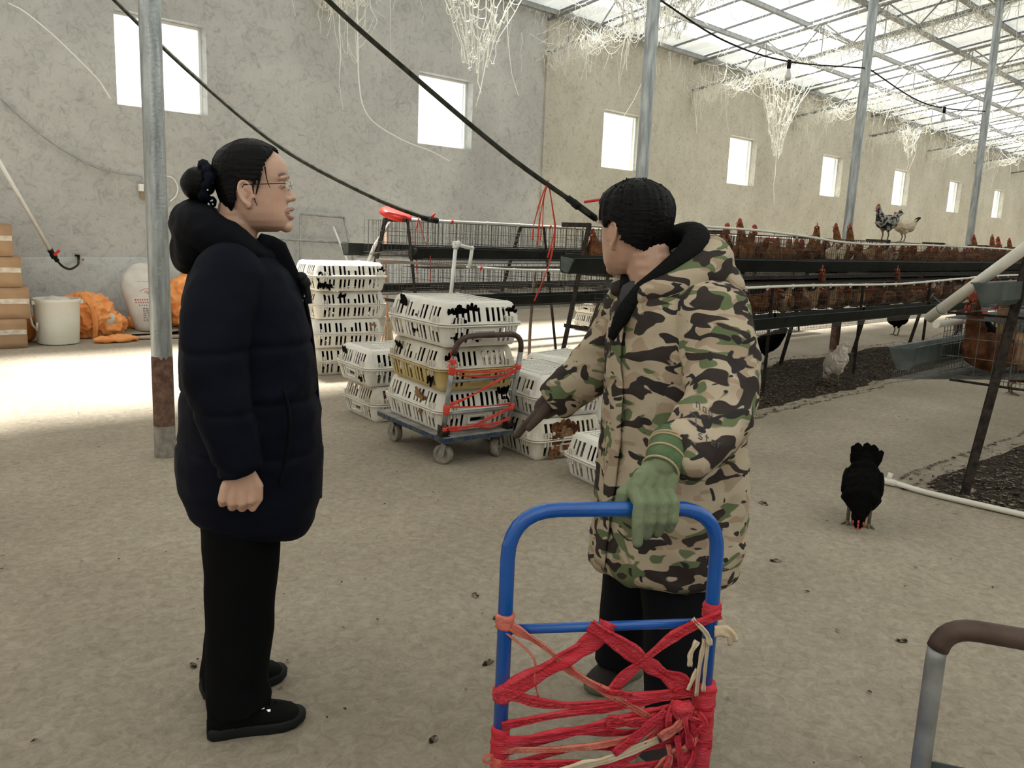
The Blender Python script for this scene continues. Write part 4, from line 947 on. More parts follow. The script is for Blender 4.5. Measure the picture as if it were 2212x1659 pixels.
# near row
NR = 'near cage row full of brown hens'
Yf = row('near', 5.12, 9, 0, False, 'wire_dark', NR); x1 = 5.12+9*UL
trough('long black feed trough along the upper tier of the near cage row', 4.60, x1, 4.20, 1.118, -1, 1.9, 'feed troughs of the near row'); trough('long black feed trough along the lower tier of the near cage row', 5.2, x1, 3.82, .628, -1, 1.9, 'feed troughs of the near row')
water_pipe('cream water pipe sagging along the top of the near cage row', [(4.95, 4.17, 1.50), (5.6, 4.17, 1.515), (6.5, 4.17, 1.512), (7.4, 4.17, 1.505), (8.3, 4.17, 1.475), (9.1, 4.17, 1.437), (10, 4.17, 1.425), (11, 4.17, 1.44), (13, 4.17, 1.45), (15, 4.17, 1.445), (17, 4.17, 1.425), (19, 4.17, 1.43), (x1, 4.17, 1.43)], 'pvc', .42, 1, 'water pipes of the near row')
water_pipe('cream water pipe along the lower tier of the near cage row', [(6.3, 3.78, 1.0), (7.5, 3.78, 1.005), (8.5, 3.78, .998), (10, 3.78, .99), (12, 3.78, 1.03), (14, 3.78, 1.06), (x1, 3.78, 1.06)], 'pvc', .42, 1, 'water pipes of the near row')
FL = ['left-end dark iron frame of the near cage row, beside the man']+['dark iron frame of the near cage row, %s from its left end' % ORD[i] for i in range(1, 10)]
for i in range(8):
    frame(FL[i], 5.12+i*UL-.008, 0, [('rear_leg', (4.66, 0), (4.36, 1.49), .045), ('front_post', (3.80, 0), (3.80, 1.0), .03), ('crossbar', (3.80, .66), (4.58, .66), .03), ('crossbar', (4.1, 1.10), (4.46, 1.10), .03), ('top_bar', (4.36, 1.475), (4.66, 1.475), .035)], 'iron frames of the near row')
g = G(); g.bar((5.1, 4.05, 1.04), (5.9, 4.15, 1.03), .035, .02); tag(obj('loose_batten', g, M['wood']), 'grey wooden slat sticking out at the left end of the near cage row', 'slat')
# far row, two-sided, empty at its left end
FR = 'far empty cage row by the wall'
row('far', 5.12, 4, 2.55, False, 'wire_dark', FR); x1 = 5.12+4*UL
row('farback', 5.02, 4, 11.55, True, 'wire_dark', 'back side of the far cage row')
trough('black feed trough along the front upper tier of the far empty cages', 5.15, x1, 6.75, 1.09, -1, 1.9, 'feed troughs of the far row'); trough('black feed trough along the front lower tier of the far empty cages', 5.6, x1, 6.37, .628, -1, 1.9, 'feed troughs of the far row')
trough('black feed trough on the wall side of the far cages, upper tier', 4.86, x1, 7.35, 1.10, 1, 1.9, 'feed troughs of the far row'); trough('black feed trough on the wall side of the far cages, lower tier', 4.95, x1, 7.73, .64, 1, 1.9, 'feed troughs of the far row')
water_pipe('cream water pipe with red nipples along the top of the far empty cages', [(5.45, 6.7, 1.478), (6.5, 6.7, 1.48), (8, 6.7, 1.475), (x1, 6.7, 1.47)], 'pvc', .5, -1, 'water pipes of the far row')
water_pipe('cream water pipe with red nipples along the lower tier of the far empty cages', [(5.55, 6.33, 1.035), (6.5, 6.33, 1.0), (7.5, 6.33, 1.0), (x1, 6.33, 1.0)], 'pvc', .5, -1, 'water pipes of the far row')
FL = ['left-end dark iron frame of the far empty cage row']+['dark iron frame of the far empty cage row, %s from its left end' % ORD[i] for i in range(1, 6)]
for i in range(5):
    frame(FL[i], 5.12+i*UL-.008, 0, [('wall_side_leg', (7.62, 0), (7.08, 1.48), .05), ('front_post', (6.42, 0), (6.72, 1.48), .035), ('crossbar', (6.4, .66), (7.6, .66), .03), ('top_bar', (6.72, 1.47), (7.1, 1.47), .035)], 'iron frames of the far row')
g = G(); g.bar((4.75, 6.75, 1.075), (5.66, 6.30, 1.035), .03, .028); tag(obj('loose_batten', g, M['wood']), 'long grey-brown slat tied across the end of the far empty cages', 'slat')
# right-hand row facing the near row
RR = 'right-hand cage row at the picture edge'
row('right', 5.16, 4, 5.5, True, 'wire', RR); x1 = 5.16+4*UL
trough('grey-ended feed trough of the right-hand lower cages', 4.80, x1, 1.68, .735, 1, 1.9, 'feed troughs of the right row', 'trough_grey'); trough('grey-ended feed trough of the right-hand upper cages', 4.82, x1, 1.30, 1.125, 1, 1.9, 'feed troughs of the right row', 'trough_grey')
FL = ['dark iron frame at the near end of the right-hand cages, standing on the floor']+['dark iron frame of the right-hand cages, %s from the near end' % ORD[i] for i in range(1, 4)]
for i in range(3):
    frame(FL[i], 5.172+i*UL, 0, [('front_leg', (1.45, 0), (1.29, 1.5), .05), ('rear_leg', (.78, 0), (.95, 1.5), .05), ('crossbar', (.85, 1.055), (1.68, 1.045), .012), ('crossbar', (.85, .66), (1.62, .66), .012), ('top_bar', (.9, 1.48), (1.32, 1.48), .03)], 'iron frames of the right row')
T = thing('drain_pipe', 'thick cream pipe slanting up to the right edge, tied to the right-hand cages', 'pipe')
g = G(); a, b = Vector((5.12, 1.76, 1.005)), Vector((4.80, 1.20, 1.46)); R_ = .03; M_ = (b-a).normalized().to_track_quat('Z', 'Y').to_matrix(); Lp = (b-a).length
g.lathe([(R_-.003, 0), (R_, 0), (R_, Lp), (R_-.003, Lp), (R_-.003, 0)], a, 20, 'z', M_); obj('tube', g, M['pvc'], T, True)
g = G(); p = a+(b-a)*.13
g.tube([p+M_ @ Vector((.0315*math.cos(t), .0315*math.sin(t), 0)) for t in np.linspace(0, 2*PI, 18)], .002, 5); g.tube([p+Vector((0, 0, -.03)), p+Vector((.02, .05, -.04))], .002, 5); g.tube([p+Vector((0, .0, .03)), p+Vector((0, .05, .07))], .002, 5); obj('tie_wire', g, M['wire'], T)
g = G(); g.tube([(4.95, 1.66, .985), (6.9, 1.70, .985)], .02, 12); tag(obj('cage_rail', g, M['pvc']), 'short cream rail under the lower end of the slanting pipe', 'rail')
# end panel of the right-hand row: dense dark grid
g = G()
for y in np.linspace(.85, 1.40, 28): g.wire((5.165, y, .66), (5.165, y, 1.04), .0016)
tag(obj('end_panel', g, M['wire_dark']), 'close dark wire panel closing the end of the right-hand lower cages', 'panel'); COL.objects['end_panel']['kind'] = 'stuff'

# ---------------------------------------------------------------- litter, debris
def flakes(g, n, inside, zf, s0, s1):
    k = 0
    while k < n:
        x, y = inside(); z = zf(x, y); s = s0+(s1-s0)*random.random()**2; a = random.random()*6.28; b = random.uniform(-.5, .5); c, d = math.cos(a), math.sin(a); w = s*random.uniform(.3, .7)
        p = [(-s, -w*.6, 0), (0, -w, s*.3*abs(b)), (s, 0, s*b*.5), (0, w, s*.2)]
        g.add([(x+c*u-d*v, y+d*u+c*v, z+t+.006) for u, v, t in p], [(0, 1, 2, 3)]); k += 1
def bed(name, label, x0, x1, fy0, fy1, h, n):
    g = G(); nx = int((x1-x0)/.12); ny = 18; vs = []
    def hz(x, y):
        a, b = fy0(x), fy1(x); t = (y-a)/(b-a); e = max(0, min(1, 8*t, 8*(1-t), 3*(x-x0), 3*(x1-x))); return e*(h*.55+h*.9*noise.noise(Vector((x*5, y*5, 1)))+h*.35*noise.noise(Vector((x*17, y*17, 4))))
    for i in range(nx+1):
        x = x0+(x1-x0)*i/nx; a, b = fy0(x), fy1(x)
        for j in range(ny+1): y = a+(b-a)*j/ny; vs.append((x, y, hz(x, y)+.001 if 0 < j < ny and 0 < i < nx else -.004))
    g.add(vs, [(i*(ny+1)+j, (i+1)*(ny+1)+j, (i+1)*(ny+1)+j+1, i*(ny+1)+j+1) for i in range(nx) for j in range(ny)])
    me = g.mesh(name); me.materials.append(M['litter_base']); me.materials.append(M['litter']); f0 = len(g.f)
    def ins():
        x = x0+(x1-x0)*random.random()**1.6; a, b = fy0(x), fy1(x); return x, a-.12+(b-a+.24)*min(1, max(0, random.gauss(.48, .3)))
    flakes(g, n, ins, lambda x, y: max(0, hz(x, y)), .008, .024)
    me2 = g.mesh(name); me2.materials.append(M['litter_base']); me2.materials.append(M['litter']); idx = np.zeros(len(me2.polygons), dtype=np.int32); idx[f0:] = 1; me2.polygons.foreach_set('material_index', idx)
    o = obj(name, me2, None); o['kind'] = 'stuff'; return tag(o, label, 'litter')
bed('litter_bed', 'dark manure and litter strewn under the near cage row', 5.4, 24, lambda x: 3.42+.10*noise.noise(Vector((x*1.3, 0, 0)))+.05*noise.noise(Vector((x*5, 0, 0))), lambda x: 4.72+.2*noise.noise(Vector((x*.9, 7, 0))), .03, 15000)
bed('litter_bed', 'dark litter patch at the foot of the right-hand cages', 4.98, 9.0, lambda x: .35, lambda x: 1.72-.11*(1 if x < 5.2 else 0)+.06*noise.noise(Vector((x*3, 3, 0)))-.06*max(0, x-5.4), .035, 6000)
g = G()
def ins(): return random.uniform(6.0, 9.6), random.gauss(6.35, .3)
flakes(g, 420, ins, lambda x, y: 0, .01, .03)
def ins2():
    d = random.uniform(1.6, 8); a = R(random.uniform(12, 82)); return d*math.cos(a), min(10.3, d*math.sin(a))
flakes(g, 430, ins2, lambda x, y: .0, .003, .014)
o = obj('floor_debris', g, M['litter']); o['kind'] = 'stuff'; tag(o, 'scattered dark droppings and feather bits on the concrete floor', 'debris')
T = None
for k, (x, y, s) in enumerate(((1.75, 1.83, .035), (4.05, 2.12, .05), (3.0, .98, .03), (1.99, 2.05, .022), (2.06, 2.24, .03), (3.34, 1.66, .035), (1.35, 1.62, .026), (1.02, 2.42, .025), (2.75, 2.06, .025))):
    g = G(); s *= .72; g.ell((0, 0, .004), (s, s*.5, .006), 12, 8); me = g.mesh('dried_leaf'); c = coords(me)
    for i in range(len(c)): c[i] += np.array(noise.noise_vector(Vector(c[i]*90+np.array([k, 0, 0]))))*s*.3; 
    c[:, 2] = np.maximum(c[:, 2], .0006); set_coords(me, c); me.materials.append(M['litter']); o = obj('dried_clod', me, None); o.location = (x, y, 0); o.rotation_euler.z = k*1.1
    tag(o, 'dark dried clod on the open floor, '+('beside the left post of the blue trolley', 'between the man and the black hen', 'between the man and the third trolley handle', 'left of the blue trolley, nearest to it', 'between the woman and the blue trolley', 'right of the hem of the camouflage coat', 'in front of the shoes of the woman', 'behind the legs of the woman', 'between the loaded trolley and the man')[k], 'clod', 'dried clods on the floor')
T = thing('floor_pipe', 'pale pipe lying on the floor before the right-hand litter patch', 'pipe')
g = G(); P = bez([(5.02, 2.06, .022), (5.02, 1.88, .022), (4.97, 1.62, .02), (4.97, 1.35, .02), (4.98, 1.05, .02), (5.0, .5, .02)], 8); g.tube(P, .0165, 10); obj('tube', g, M['pvc'], T, True)
g = G(); g.tube([(5.0, 1.83, .02), (5.0, 1.82, .075)], .015, 10); g.tube([(4.99, 1.87, .022), (5.0, 1.78, .022)], .021, 10); obj('tee_fitting', g, M['pvc'], T, True)
# ---------------------------------------------------------------- left-hand clutter by the wall
def boxcard(x, y, z, dx, dy, dz, rz, label, tapes=True, m='card'):
    T = thing('cardboard_box', label, 'box', (x, y, z), R(rz), 'cardboard boxes by the wall')
    g = G(); g.box((0, 0, dz/2), (dx, dy, dz)); me = g.mesh('carton'); bm = bmesh.new(); bm.from_mesh(me)
    bmesh.ops.subdivide_edges(bm, edges=bm.edges[:], cuts=4, use_grid_fill=True); bmesh.ops.bevel(bm, geom=[e for e in bm.edges if len(e.link_faces) == 2 and e.calc_face_angle(0) > 1], offset=.006, segments=2, affect='EDGES')
    for v in bm.verts: v.co += Vector(noise.noise_vector(v.co*6+Vector((x, y, z*7))))*.004
    bm.to_mesh(me); bm.free(); me.shade_smooth(); me.materials.append(M[m]); obj('carton', me, None, T)
    if tapes:
        for k, (c, d) in enumerate((((.0, -dy/2-.0025, dz*.56), (dx*.98, .003, .05)), ((.06*(1 if z % .5 > .2 else -1), -dy/2-.003, dz*.5), (.06, .003, dz*.9)), ((0, -dy/2+.0, dz+.0045), (.06, .1, .003)))):
            g = G(); g.box(c, d); me = g.mesh('tape'); bm = bmesh.new(); bm.from_mesh(me); bmesh.ops.subdivide_edges(bm, edges=bm.edges[:], cuts=5, use_grid_fill=True)
            for v in bm.verts: v.co += Vector((0, -1, 0))*abs(noise.noise(v.co*26+Vector((z*9, k, 0))))*.004+Vector((0, 0, noise.noise(v.co*20)*.006))
            bm.to_mesh(me); bm.free(); me.materials.append(M['tape']); obj('tape', me, None, T)
    return T
zz = 0
for i, (dz, xo, w) in enumerate(((.31, .0, .74), (.325, .03, .76), (.315, -.005, .72), (.325, -.05, .68))):
    boxcard(2.10+xo, 9.96, zz, w, .46, dz-.004, -6, ['taped cardboard box at the bottom of the left-edge stack', 'taped cardboard box second from the floor in the left-edge stack', 'taped cardboard box third from the floor in the left-edge stack', 'taped cardboard box on top of the left-edge stack'][i]); zz += dz
for i, (z0, dz) in enumerate(((0, .34), (.34, .36), (.70, .35), (1.05, .46))):
    boxcard(2.24 if i < 2 else 2.08, 10.42, z0, .62, .38, dz-.004, -3, ['plain cardboard box on the floor behind the left-edge stack', 'plain cardboard box peeking out behind the left-edge stack', 'plain cardboard box third up in the rear stack at the left edge', 'tall plain cardboard box topping the rear stack at the left edge'][i], False)
T = thing('plastic_bucket', 'tall off-white plastic bucket holding scraps, beside the cardboard boxes', 'bucket', (2.80, 9.92, 0))
g = G(); g.lathe([(.0, .004), (.195, .004), (.205, .012), (.222, .30), (.226, .44), (.236, .455), (.24, .475), (.238, .49), (.226, .493), (.222, .48), (.216, .30), (.2, .02), (.0, .018)], (0, 0, 0), 40); obj('pail', g, M['bucket'], T, R(40))
g = G(); g.tube([(-.235, .02, .46), (-.275, .0, .36), (-.262, -.06, .22), (-.236, -.12, .17), (-.232, -.12, .25)], .012, 8); obj('cloth_strip', g, M['sack'], T, True)
g = G()
for sx in (-1, 1): g.box((sx*.236, -.03, .455), (.04, .05, .04))
obj('handle_lug', g, M['bucket'], T); T_b = T
g = G(); g.ell((.0, .02, .42), (.17, .15, .09), 16, 10); me = g.mesh('scraps'); c = coords(me)
for i in range(len(c)): c[i] += .03*np.array(noise.noise_vector(Vector(c[i]*14)))
set_coords(me, c); me.materials.append(M['sack']); o = obj('scraps', me, None, T, True)
def lump(name, c, r, m, amp, fr, seed, vox=.012, floor=True, extra=()):
    g = G(); g.ell((0, 0, 0), r, 28, 20)
    for cc, rr in extra: g.ell(cc, rr, 24, 16)
    me = remesh(g, name, vox, 1) if extra else g.mesh(name); v = coords(me); nr = np.empty(len(v)*3); me.vertices.foreach_get('normal', nr); nr = nr.reshape(-1, 3)
    for i in range(len(v)):
        p = Vector(v[i]*fr+np.array([seed, 0, 0])); d = amp*(1-2.2*abs(noise.noise(p)))+amp*.5*noise.noise(p*2.7); v[i] += nr[i]*d
    v += np.array(c)
    if floor: v[:, 2] = np.maximum(v[:, 2], .004)
    set_coords(me, v); me.shade_smooth(); me.materials.append(M[m]); return me
T = thing('orange_sack_bundle', 'bundle of crumpled orange woven sacks behind the white bucket', 'sacks')
obj('bundle', lump('bundle', (3.22, 10.30, .24), (.30, .20, .25), 'orange', .042, 10, 1, .011, True, (((.2, -.02, -.10), (.20, .16, .13)), ((-.1, 0, .05), (.2, .16, .18)))), None, T)
g = G(); P = [(3.22, 10.06, .01), (3.23, 10.055, .2), (3.2, 10.08, .38), (3.16, 10.2, .5)]; ribbon_g(g, P, .07, 0, 3, (0, -1, 0)); obj('tied_band', g, M['orange'], T, True)
g = G(); g.ell((3.40, 10.13, .22), (.09, .02, .07), 12, 8); me = g.mesh('label_patch'); me.materials.append(M['sack']); obj('label_patch', me, None, T, True)
tag(obj('orange_sack', lump('orange_sack', (2.50, 10.2, .16), (.16, .12, .17), 'orange', .02, 9, 5), None), 'crumpled orange sack squeezed between the boxes and the bucket', 'sack')
tag(obj('orange_sack', lump('orange_sack', (3.34, 9.74, .035), (.23, .085, .034), 'orange', .020, 13, 9), None), 'flat orange sack lying on the bright floor before the old cardboard', 'sack')
tag(obj('orange_sack', lump('orange_sack', (3.86, 10.42, .13), (.14, .10, .10), 'orange', .032, 14, 12), None), 'small orange sack scrap against the wall left of the feed sack', 'sack')
tag(obj('orange_sack', lump('orange_sack', (4.42, 10.36, .36), (.24, .17, .34), 'orange', .035, 8, 17, .015, True, (((.1, 0, .32), (.13, .1, .12)),)), None), 'full orange sack standing half hidden behind the near steel pole', 'sack')
for k, (pts, h, lab) in enumerate((((((3.20, 9.88), (4.62, 9.60), (5.0, 9.95), (3.45, 10.35))), .012, 'flattened cardboard sheet on the floor under the feed sack'), ((((3.45, 10.05), (4.7, 9.9), (4.75, 10.4), (3.6, 10.6))), .03, 'second cardboard sheet overlapping it, curled at its edge'))):
    g = G(); nx, ny = 16, 8; vs = []
    for i in range(nx+1):
        for j in range(ny+1):
            a = Vector(pts[0]).lerp(Vector(pts[1]), i/nx); b = Vector(pts[3]).lerp(Vector(pts[2]), i/nx); p = a.lerp(b, j/ny); vs.append((p.x, p.y, h+.025*(k+.4)*(noise.noise(Vector((p.x*3, p.y*3, k)))+.5)))
    g.add(vs, [(i*(ny+1)+j, (i+1)*(ny+1)+j, (i+1)*(ny+1)+j+1, i*(ny+1)+j+1) for i in range(nx) for j in range(ny)]); me = solid(g.mesh('cardboard_sheet'), .006); me.materials.append(M['card_old']); tag(obj('cardboard_sheet', me, None), lab, 'cardboard')
# feed sack leaning on the wall
T = thing('feed_sack', 'white woven feed sack with red and dark print leaning on the wall', 'sack', (3.93, 10.32, .03), R(-8))
g = G(); Rr = []
for z, hw_, hd, xo, yo in ((0, .14, .10, .03, 0), (.02, .19, .135, .03, 0), (.12, .21, .15, .02, 0), (.30, .235, .155, 0, .03), (.46, .255, .15, -.02, .08), (.56, .255, .13, -.03, .11), (.66, .23, .10, -.02, .15), (.74, .2, .075, .01, .17), (.79, .16, .05, .04, .18), (.81, .10, .02, .06, .18)):
    Rr.append([Vector((xo+hw_*math.copysign(abs(math.cos(t))**.75, math.cos(t)), yo+hd*math.copysign(abs(math.sin(t))**.75, math.sin(t)), z)) for t in [2*PI*j/40 for j in range(40)]])
g.rings(Rr); me = g.mesh('bag'); bm = bmesh.new(); bm.from_mesh(me); bmesh.ops.subdivide_edges(bm, edges=bm.edges[:], cuts=1, use_grid_fill=True)
for v in bm.verts:
    f = 1 if v.co.z > .5 else .35
    v.co += Vector((0, -1, .3)).normalized()*(.024*f*(1-2*abs(noise.noise(Vector((v.co.x*6, v.co.y*6, v.co.z*9))))))
bm.to_mesh(me); bm.free(); me.shade_smooth(); me.materials.append(M['sack']); bag = obj('bag', me, None, T)
from mathutils.bvhtree import BVHTree
def onto(me, segs, r, m, name, parent, d=(0, 1, 0), n=5):
    """print: flat ink strokes laid on a surface"""
    bvh = BVHTree.FromPolygons([v.co for v in me.vertices], [p.vertices for p in me.polygons]); g = G(); D = Vector(d)
    for a, b in segs:
        pts = []
        for i in range(n+1):
            p = Vector(a).lerp(Vector(b), i/n); h = bvh.ray_cast(p-D*.6, D)
            if h[0] is not None: pts.append(h[0]-D*.0012)
        if len(pts) == n+1 and max(p.dot(D) for p in pts)-min(p.dot(D) for p in pts) < .03+.3*(Vector(b)-Vector(a)).length:
            for p, q in zip(pts[:-1], pts[1:]): g.bar(p, q, r*2, .0012, -D) if (q-p).length > 1e-5 else None
    if not g.v: return None
    o = obj(name, g, M[m], parent); o['kind'] = 'stuff'; return o
seg = []; segr = []
for k in range(8):
    z = .285-.021*k; x = -.09
    while x < .15: w = random.uniform(.014, .04); seg.append(((x, 0, z-.06*(x)), (x+w, 0, z-.06*(x+w)))); x += w+random.uniform(.006, .012)
onto(me, seg, .0042, 'ink_dark', 'dark_print', T)
for z, x0, x1 in ((.385, -.17, .12), (.355, -.165, .14)):
    x = x0
    while x < x1:   # short upright and level strokes in the place of the illegible characters
        segr += [((x, 0, z), (x+.016, 0, z)), ((x, 0, z+.010), (x+.016, 0, z+.010)), ((x+.008, 0, z-.005), (x+.008, 0, z+.013))]; x += .026
for a in np.linspace(.2, 2.6, 7): segr.append(((-.02+.085*math.cos(a), 0, .47+.05*math.sin(a)), (-.02+.085*math.cos(a+.35), 0, .47+.05*math.sin(a+.35))))
x = -.11
while x < .12: segr.append(((x, 0, .60), (x+.014, 0, .603))); x += .02
segr += [((-.06, 0, .475), (.04, 0, .475)), ((-.05, 0, .49), (.02, 0, .49)), ((-.03, 0, .46), (.06, 0, .46))]
onto(me, segr, .003, 'ink_red', 'red_print', T)
seg = []
x = -.13
while x < .10: seg += [((x, 0, .325), (x+.012, 0, .325)), ((x+.006, 0, .318), (x+.006, 0, .335))]; x += .027
onto(me, seg, .0028, 'ink_dark', 'dark_print', T)
# inclined white pipe with red valve, hose and tap
T = thing('pvc_pipe', 'slanting white pipe with black valve and red lever at the left edge', 'pipe')
g = G(); g.tube([(2.20, 10.15, 2.32), (2.93, 10.48, .975)], .021, 14); obj('tube', g, M['pvc_white'], T, True)
g = G(); g.tube([(2.92, 10.475, .99), (2.965, 10.49, .92)], [.03, .026], 12); g.tube([(2.945, 10.485, .945), (2.97, 10.492, .90)], .033, 12); g.tube([(2.97, 10.49, .91), (3.0, 10.5, .86)], .024, 12); obj('valve', g, M['black'], T, True)
g = G(); g.bar((2.955, 10.46, .93), (3.01, 10.44, .985), .012, .03); obj('lever', g, M['red'], T)
T = thing('feed_hose', 'short black hose drooping from the valve to the wall tap', 'hose'); g = G()
g.tube(bez([(2.99, 10.497, .875), (3.06, 10.53, .80), (3.16, 10.6, .765), (3.26, 10.66, .81), (3.285, 10.70, .88)], 8), .013, 10); obj('tube', g, M['black_hose'], T, True)
T = thing('wall_tap', 'small metal tap on the wall above the dry hose joint', 'tap', (3.29, 10.71, .915))
g = G(); g.tube([(0, .09, 0), (0, -.02, 0)], .014, 10); g.tube([(0, -.0, .005), (0, -.0, -.05)], .015, 10); obj('tap_body', g, M['black'], T, True)
g = G(); g.bar((-.07, -.02, .025), (.01, -.02, .03), .016, .008); obj('tap_handle', g, M['galv_dull'], T); g = G(); g.ell((.05, 0, -.045), (.012, .012, .012)); obj('red_cap', g, M['red'], T, True)
# sockets and cables on the wall
T = thing('socket_board', 'wall socket with two white adaptors half hidden by the near pole', 'socket', (4.09, 10.79, 1.72))
g = G(); g.box((.03, -.008, -.04), (.13, .02, .13)); obj('back_plate', g, M['card_old'], T); g = G(); g.box((-.03, -.035, .03), (.055, .05, .085)); obj('adaptor', g, M['socket'], T); g = G(); g.box((.06, -.03, .045), (.05, .045, .08)); obj('adaptor', g, M['socket'], T)
def cable(label, pts, r, m, name='cable', n=8):
    g = G(); g.tube(bez(pts, n), r, 6); return tag(obj(name, g, M[m], None, True), label, 'cable')
cable('grey cable sagging along the wall to the socket behind the pole', [(2.2, 10.76, 2.95), (2.60, 10.76, 2.60), (3.02, 10.76, 2.23), (3.5, 10.77, 1.97), (3.85, 10.77, 1.90), (4.07, 10.77, 1.885), (4.07, 10.75, 1.80)], .008, 'galv_dull')
cable('white flex curling on the wall right of the near pole', [(4.12, 10.76, 1.86), (4.42, 10.77, 1.91), (4.52, 10.77, 1.80), (4.50, 10.77, 1.68), (4.42, 10.77, 1.60)], .009, 'socket')
cable('white cord hanging loose in front of the wall at upper left', [(2.74, 10.79, 3.62), (2.83, 10.6, 3.53), (3.0, 10.5, 3.38), (3.2, 10.5, 3.22), (3.5, 10.5, 2.95), (3.60, 10.5, 2.82), (3.66, 10.5, 2.72)], .0085, 'socket')
cable('white cord dangling from the roof between the first two windows', [(6.6, 10.0, 4.55), (6.68, 10, 4.35), (6.71, 10, 3.6), (6.73, 10, 3.30), (6.80, 10, 3.0), (7.0, 10, 2.80), (7.5, 10, 2.62), (8.0, 10, 2.52), (8.35, 10, 2.41)], .0105, 'socket')
# black water hoses
def hose(label, pts, r, extra):
    T = thing('water_hose', label, 'hose', (0, 0, 0), 0, 'black water hoses'); g = G(); P = bez(pts, 10); g.tube(P, r, 12); obj('tube', g, M['black_hose'], T, True)
    for nme, a, b, rr, m in extra: g = G(); g.tube([a, b], rr, 12); obj(nme, g, M[m], T, True)
    return T
hose('black water hose sagging from the roof to the far empty cages', [(2.85, 9.4, 4.0), (3.214, 9.0, 3.471), (3.73, 8.4, 2.778), (4.228, 7.6, 2.11), (4.86, 7.0, 1.685), (5.30, 6.72, 1.505), (5.42, 6.7, 1.485)], .0205, (('coupling', (5.28, 6.72, 1.505), (5.46, 6.70, 1.478), .03, 'black'), ('red_lever', (5.37, 6.68, 1.50), (5.39, 6.66, 1.55), .012, 'red')))
hose('black water hose sagging from the roof to the near cage row', [(2.9, 5.75, 3.5), (3.401, 5.45, 2.955), (3.931, 5.05, 2.44), (4.40, 4.58, 1.945), (4.80, 4.25, 1.62), (4.95, 4.17, 1.515)], .0185, (('coupling', (4.74, 4.29, 1.665), (4.94, 4.175, 1.525), .026, 'black'), ('collar', (4.78, 4.265, 1.635), (4.82, 4.245, 1.605), .031, 'black'), ('red_lever', (4.83, 4.2, 1.64), (4.93, 4.12, 1.665), .010, 'red')))
# red and coral twine hanging on the cages
def twines(label, starts, m='twine'):
    T = thing('hanging_twine', label, 'twine', (0, 0, 0), 0, 'red twine tied to the cages')
    for k, pts in enumerate(starts): g = G(); ribbon_g(g, pts, .013, 0, k+3, (-.7, -.7, 0), 2); obj('strand', g, M[m], T, True)
    return T
def at(o, *d): return [tuple(np.array(o)+np.array(v)) for v in d]
o_ = (4.60, 4.40, 1.765)
twines('coral twine bunch tied round the hose left of the man', [at(o_, (.02, -.02, .02), (-.03, .0, -.12), (-.06, .03, -.30), (-.07, .03, -.42)), at(o_, (.02, -.02, .02), (-.01, 0, -.14), (-.03, .01, -.34), (-.035, .01, -.46)), at(o_, (.02, -.02, .02), (0, 0, -.12), (.0, 0, -.30), (-.02, .0, -.42)),
    at(o_, (.02, -.02, .01), (.07, -.03, -.18), (.10, -.04, -.34), (.07, -.02, -.60), (.0, .05, -.88)), at(o_, (.02, -.02, .01), (.075, -.03, -.20), (.09, -.04, -.36), (.06, -.01, -.55))])
o_ = (5.2, 6.68, 1.485)
twines('coral twine hanging at the left end of the far empty cages', [at(o_, (0, 0, 0), (-.03, 0, -.15), (-.02, 0, -.32)), at(o_, (0, 0, .02), (.06, -.03, -.2), (.12, -.05, -.35), (.13, -.05, -.62)), at(o_, (-.03, -.02, -.38), (-.02, -.02, -.50), (-.01, -.02, -.62))])
T = thing('orange_float', 'orange plastic lid lying on top of the far cages', 'lid', (5.12, 6.95, 1.50), 0); g = G(); g.lathe([(0, 0), (.15, 0), (.165, .01), (.16, .045), (.13, .06), (0, .062)], (0, 0, 0), 24, 'z', Matrix.Rotation(.35, 3, 'X')); obj('disc', g, M['red'], T, True)
# rusty frame and pipes leaning on the wall, broom, bamboo, pvc stand
T = thing('bar_rack', 'rusty rectangular bar frame leaning against the wall behind the crates', 'frame')
for nme, a, b in (('upright', (6.20, 10.66, 0.45), (6.235, 10.70, 1.53)), ('upright', (7.16, 10.6, .45), (6.95, 10.70, 1.505)), ('top_rail', (6.235, 10.69, 1.53), (6.95, 10.69, 1.505)), ('mid_rail', (5.9, 10.68, 1.17), (7.06, 10.68, 1.135))): g = G(); g.tube([a, b], .017, 8); obj(nme, g, M['galv_dull'], T, True)
g = G(); g.tube([(6.77, 10.70, 1.365), (7.12, 10.2, .01)], .017, 10); tag(obj('white_pipe', g, M['pvc_white'], None, True), 'thin white pipe leaning against the wall inside the rusty frame', 'pipe')
T = thing('white_stand_pipe', 'white pipe elbow and riser behind the far end of the empty cages', 'pipe'); g = G(); g.tube([(5.02, 7.4, .85), (5.12, 7.3, 1.2), (5.24, 7.15, 1.49), (5.6, 7.1, 1.475)], .019, 12); obj('tube', g, M['pvc_white'], T, True); g = G(); g.tube([(5.22, 7.16, 1.485), (5.26, 7.14, 1.492)], .026, 12); obj('elbow', g, M['pvc_white'], T, True)
T = thing('broom', 'upright broom with bamboo handle standing behind the loaded trolley', 'broom', (5.92, 8.2, 0)); g = G(); g.tube([(.03, 0, .26), (-.005, .03, 1.40)], .0165, 10); obj('handle', g, M['bamboo'], T, True)
g = G()
for k in range(60): a = 2*PI*k/60; r = .02+.03*random.random(); g.tube([(.03+.018*math.cos(a), .018*math.sin(a), .34), (.03+r*2.0*math.cos(a), r*1.2*math.sin(a), .01)], .004, 4)
o = obj('bristles', g, M['bristle'], T); o['kind'] = 'stuff'; g = G()
for z in (.28, .33): g.tube([(.03+.03*math.cos(a), .03*math.sin(a), z) for a in np.linspace(0, 2*PI, 16)], .006, 6)
obj('binding', g, M['bamboo'], T)
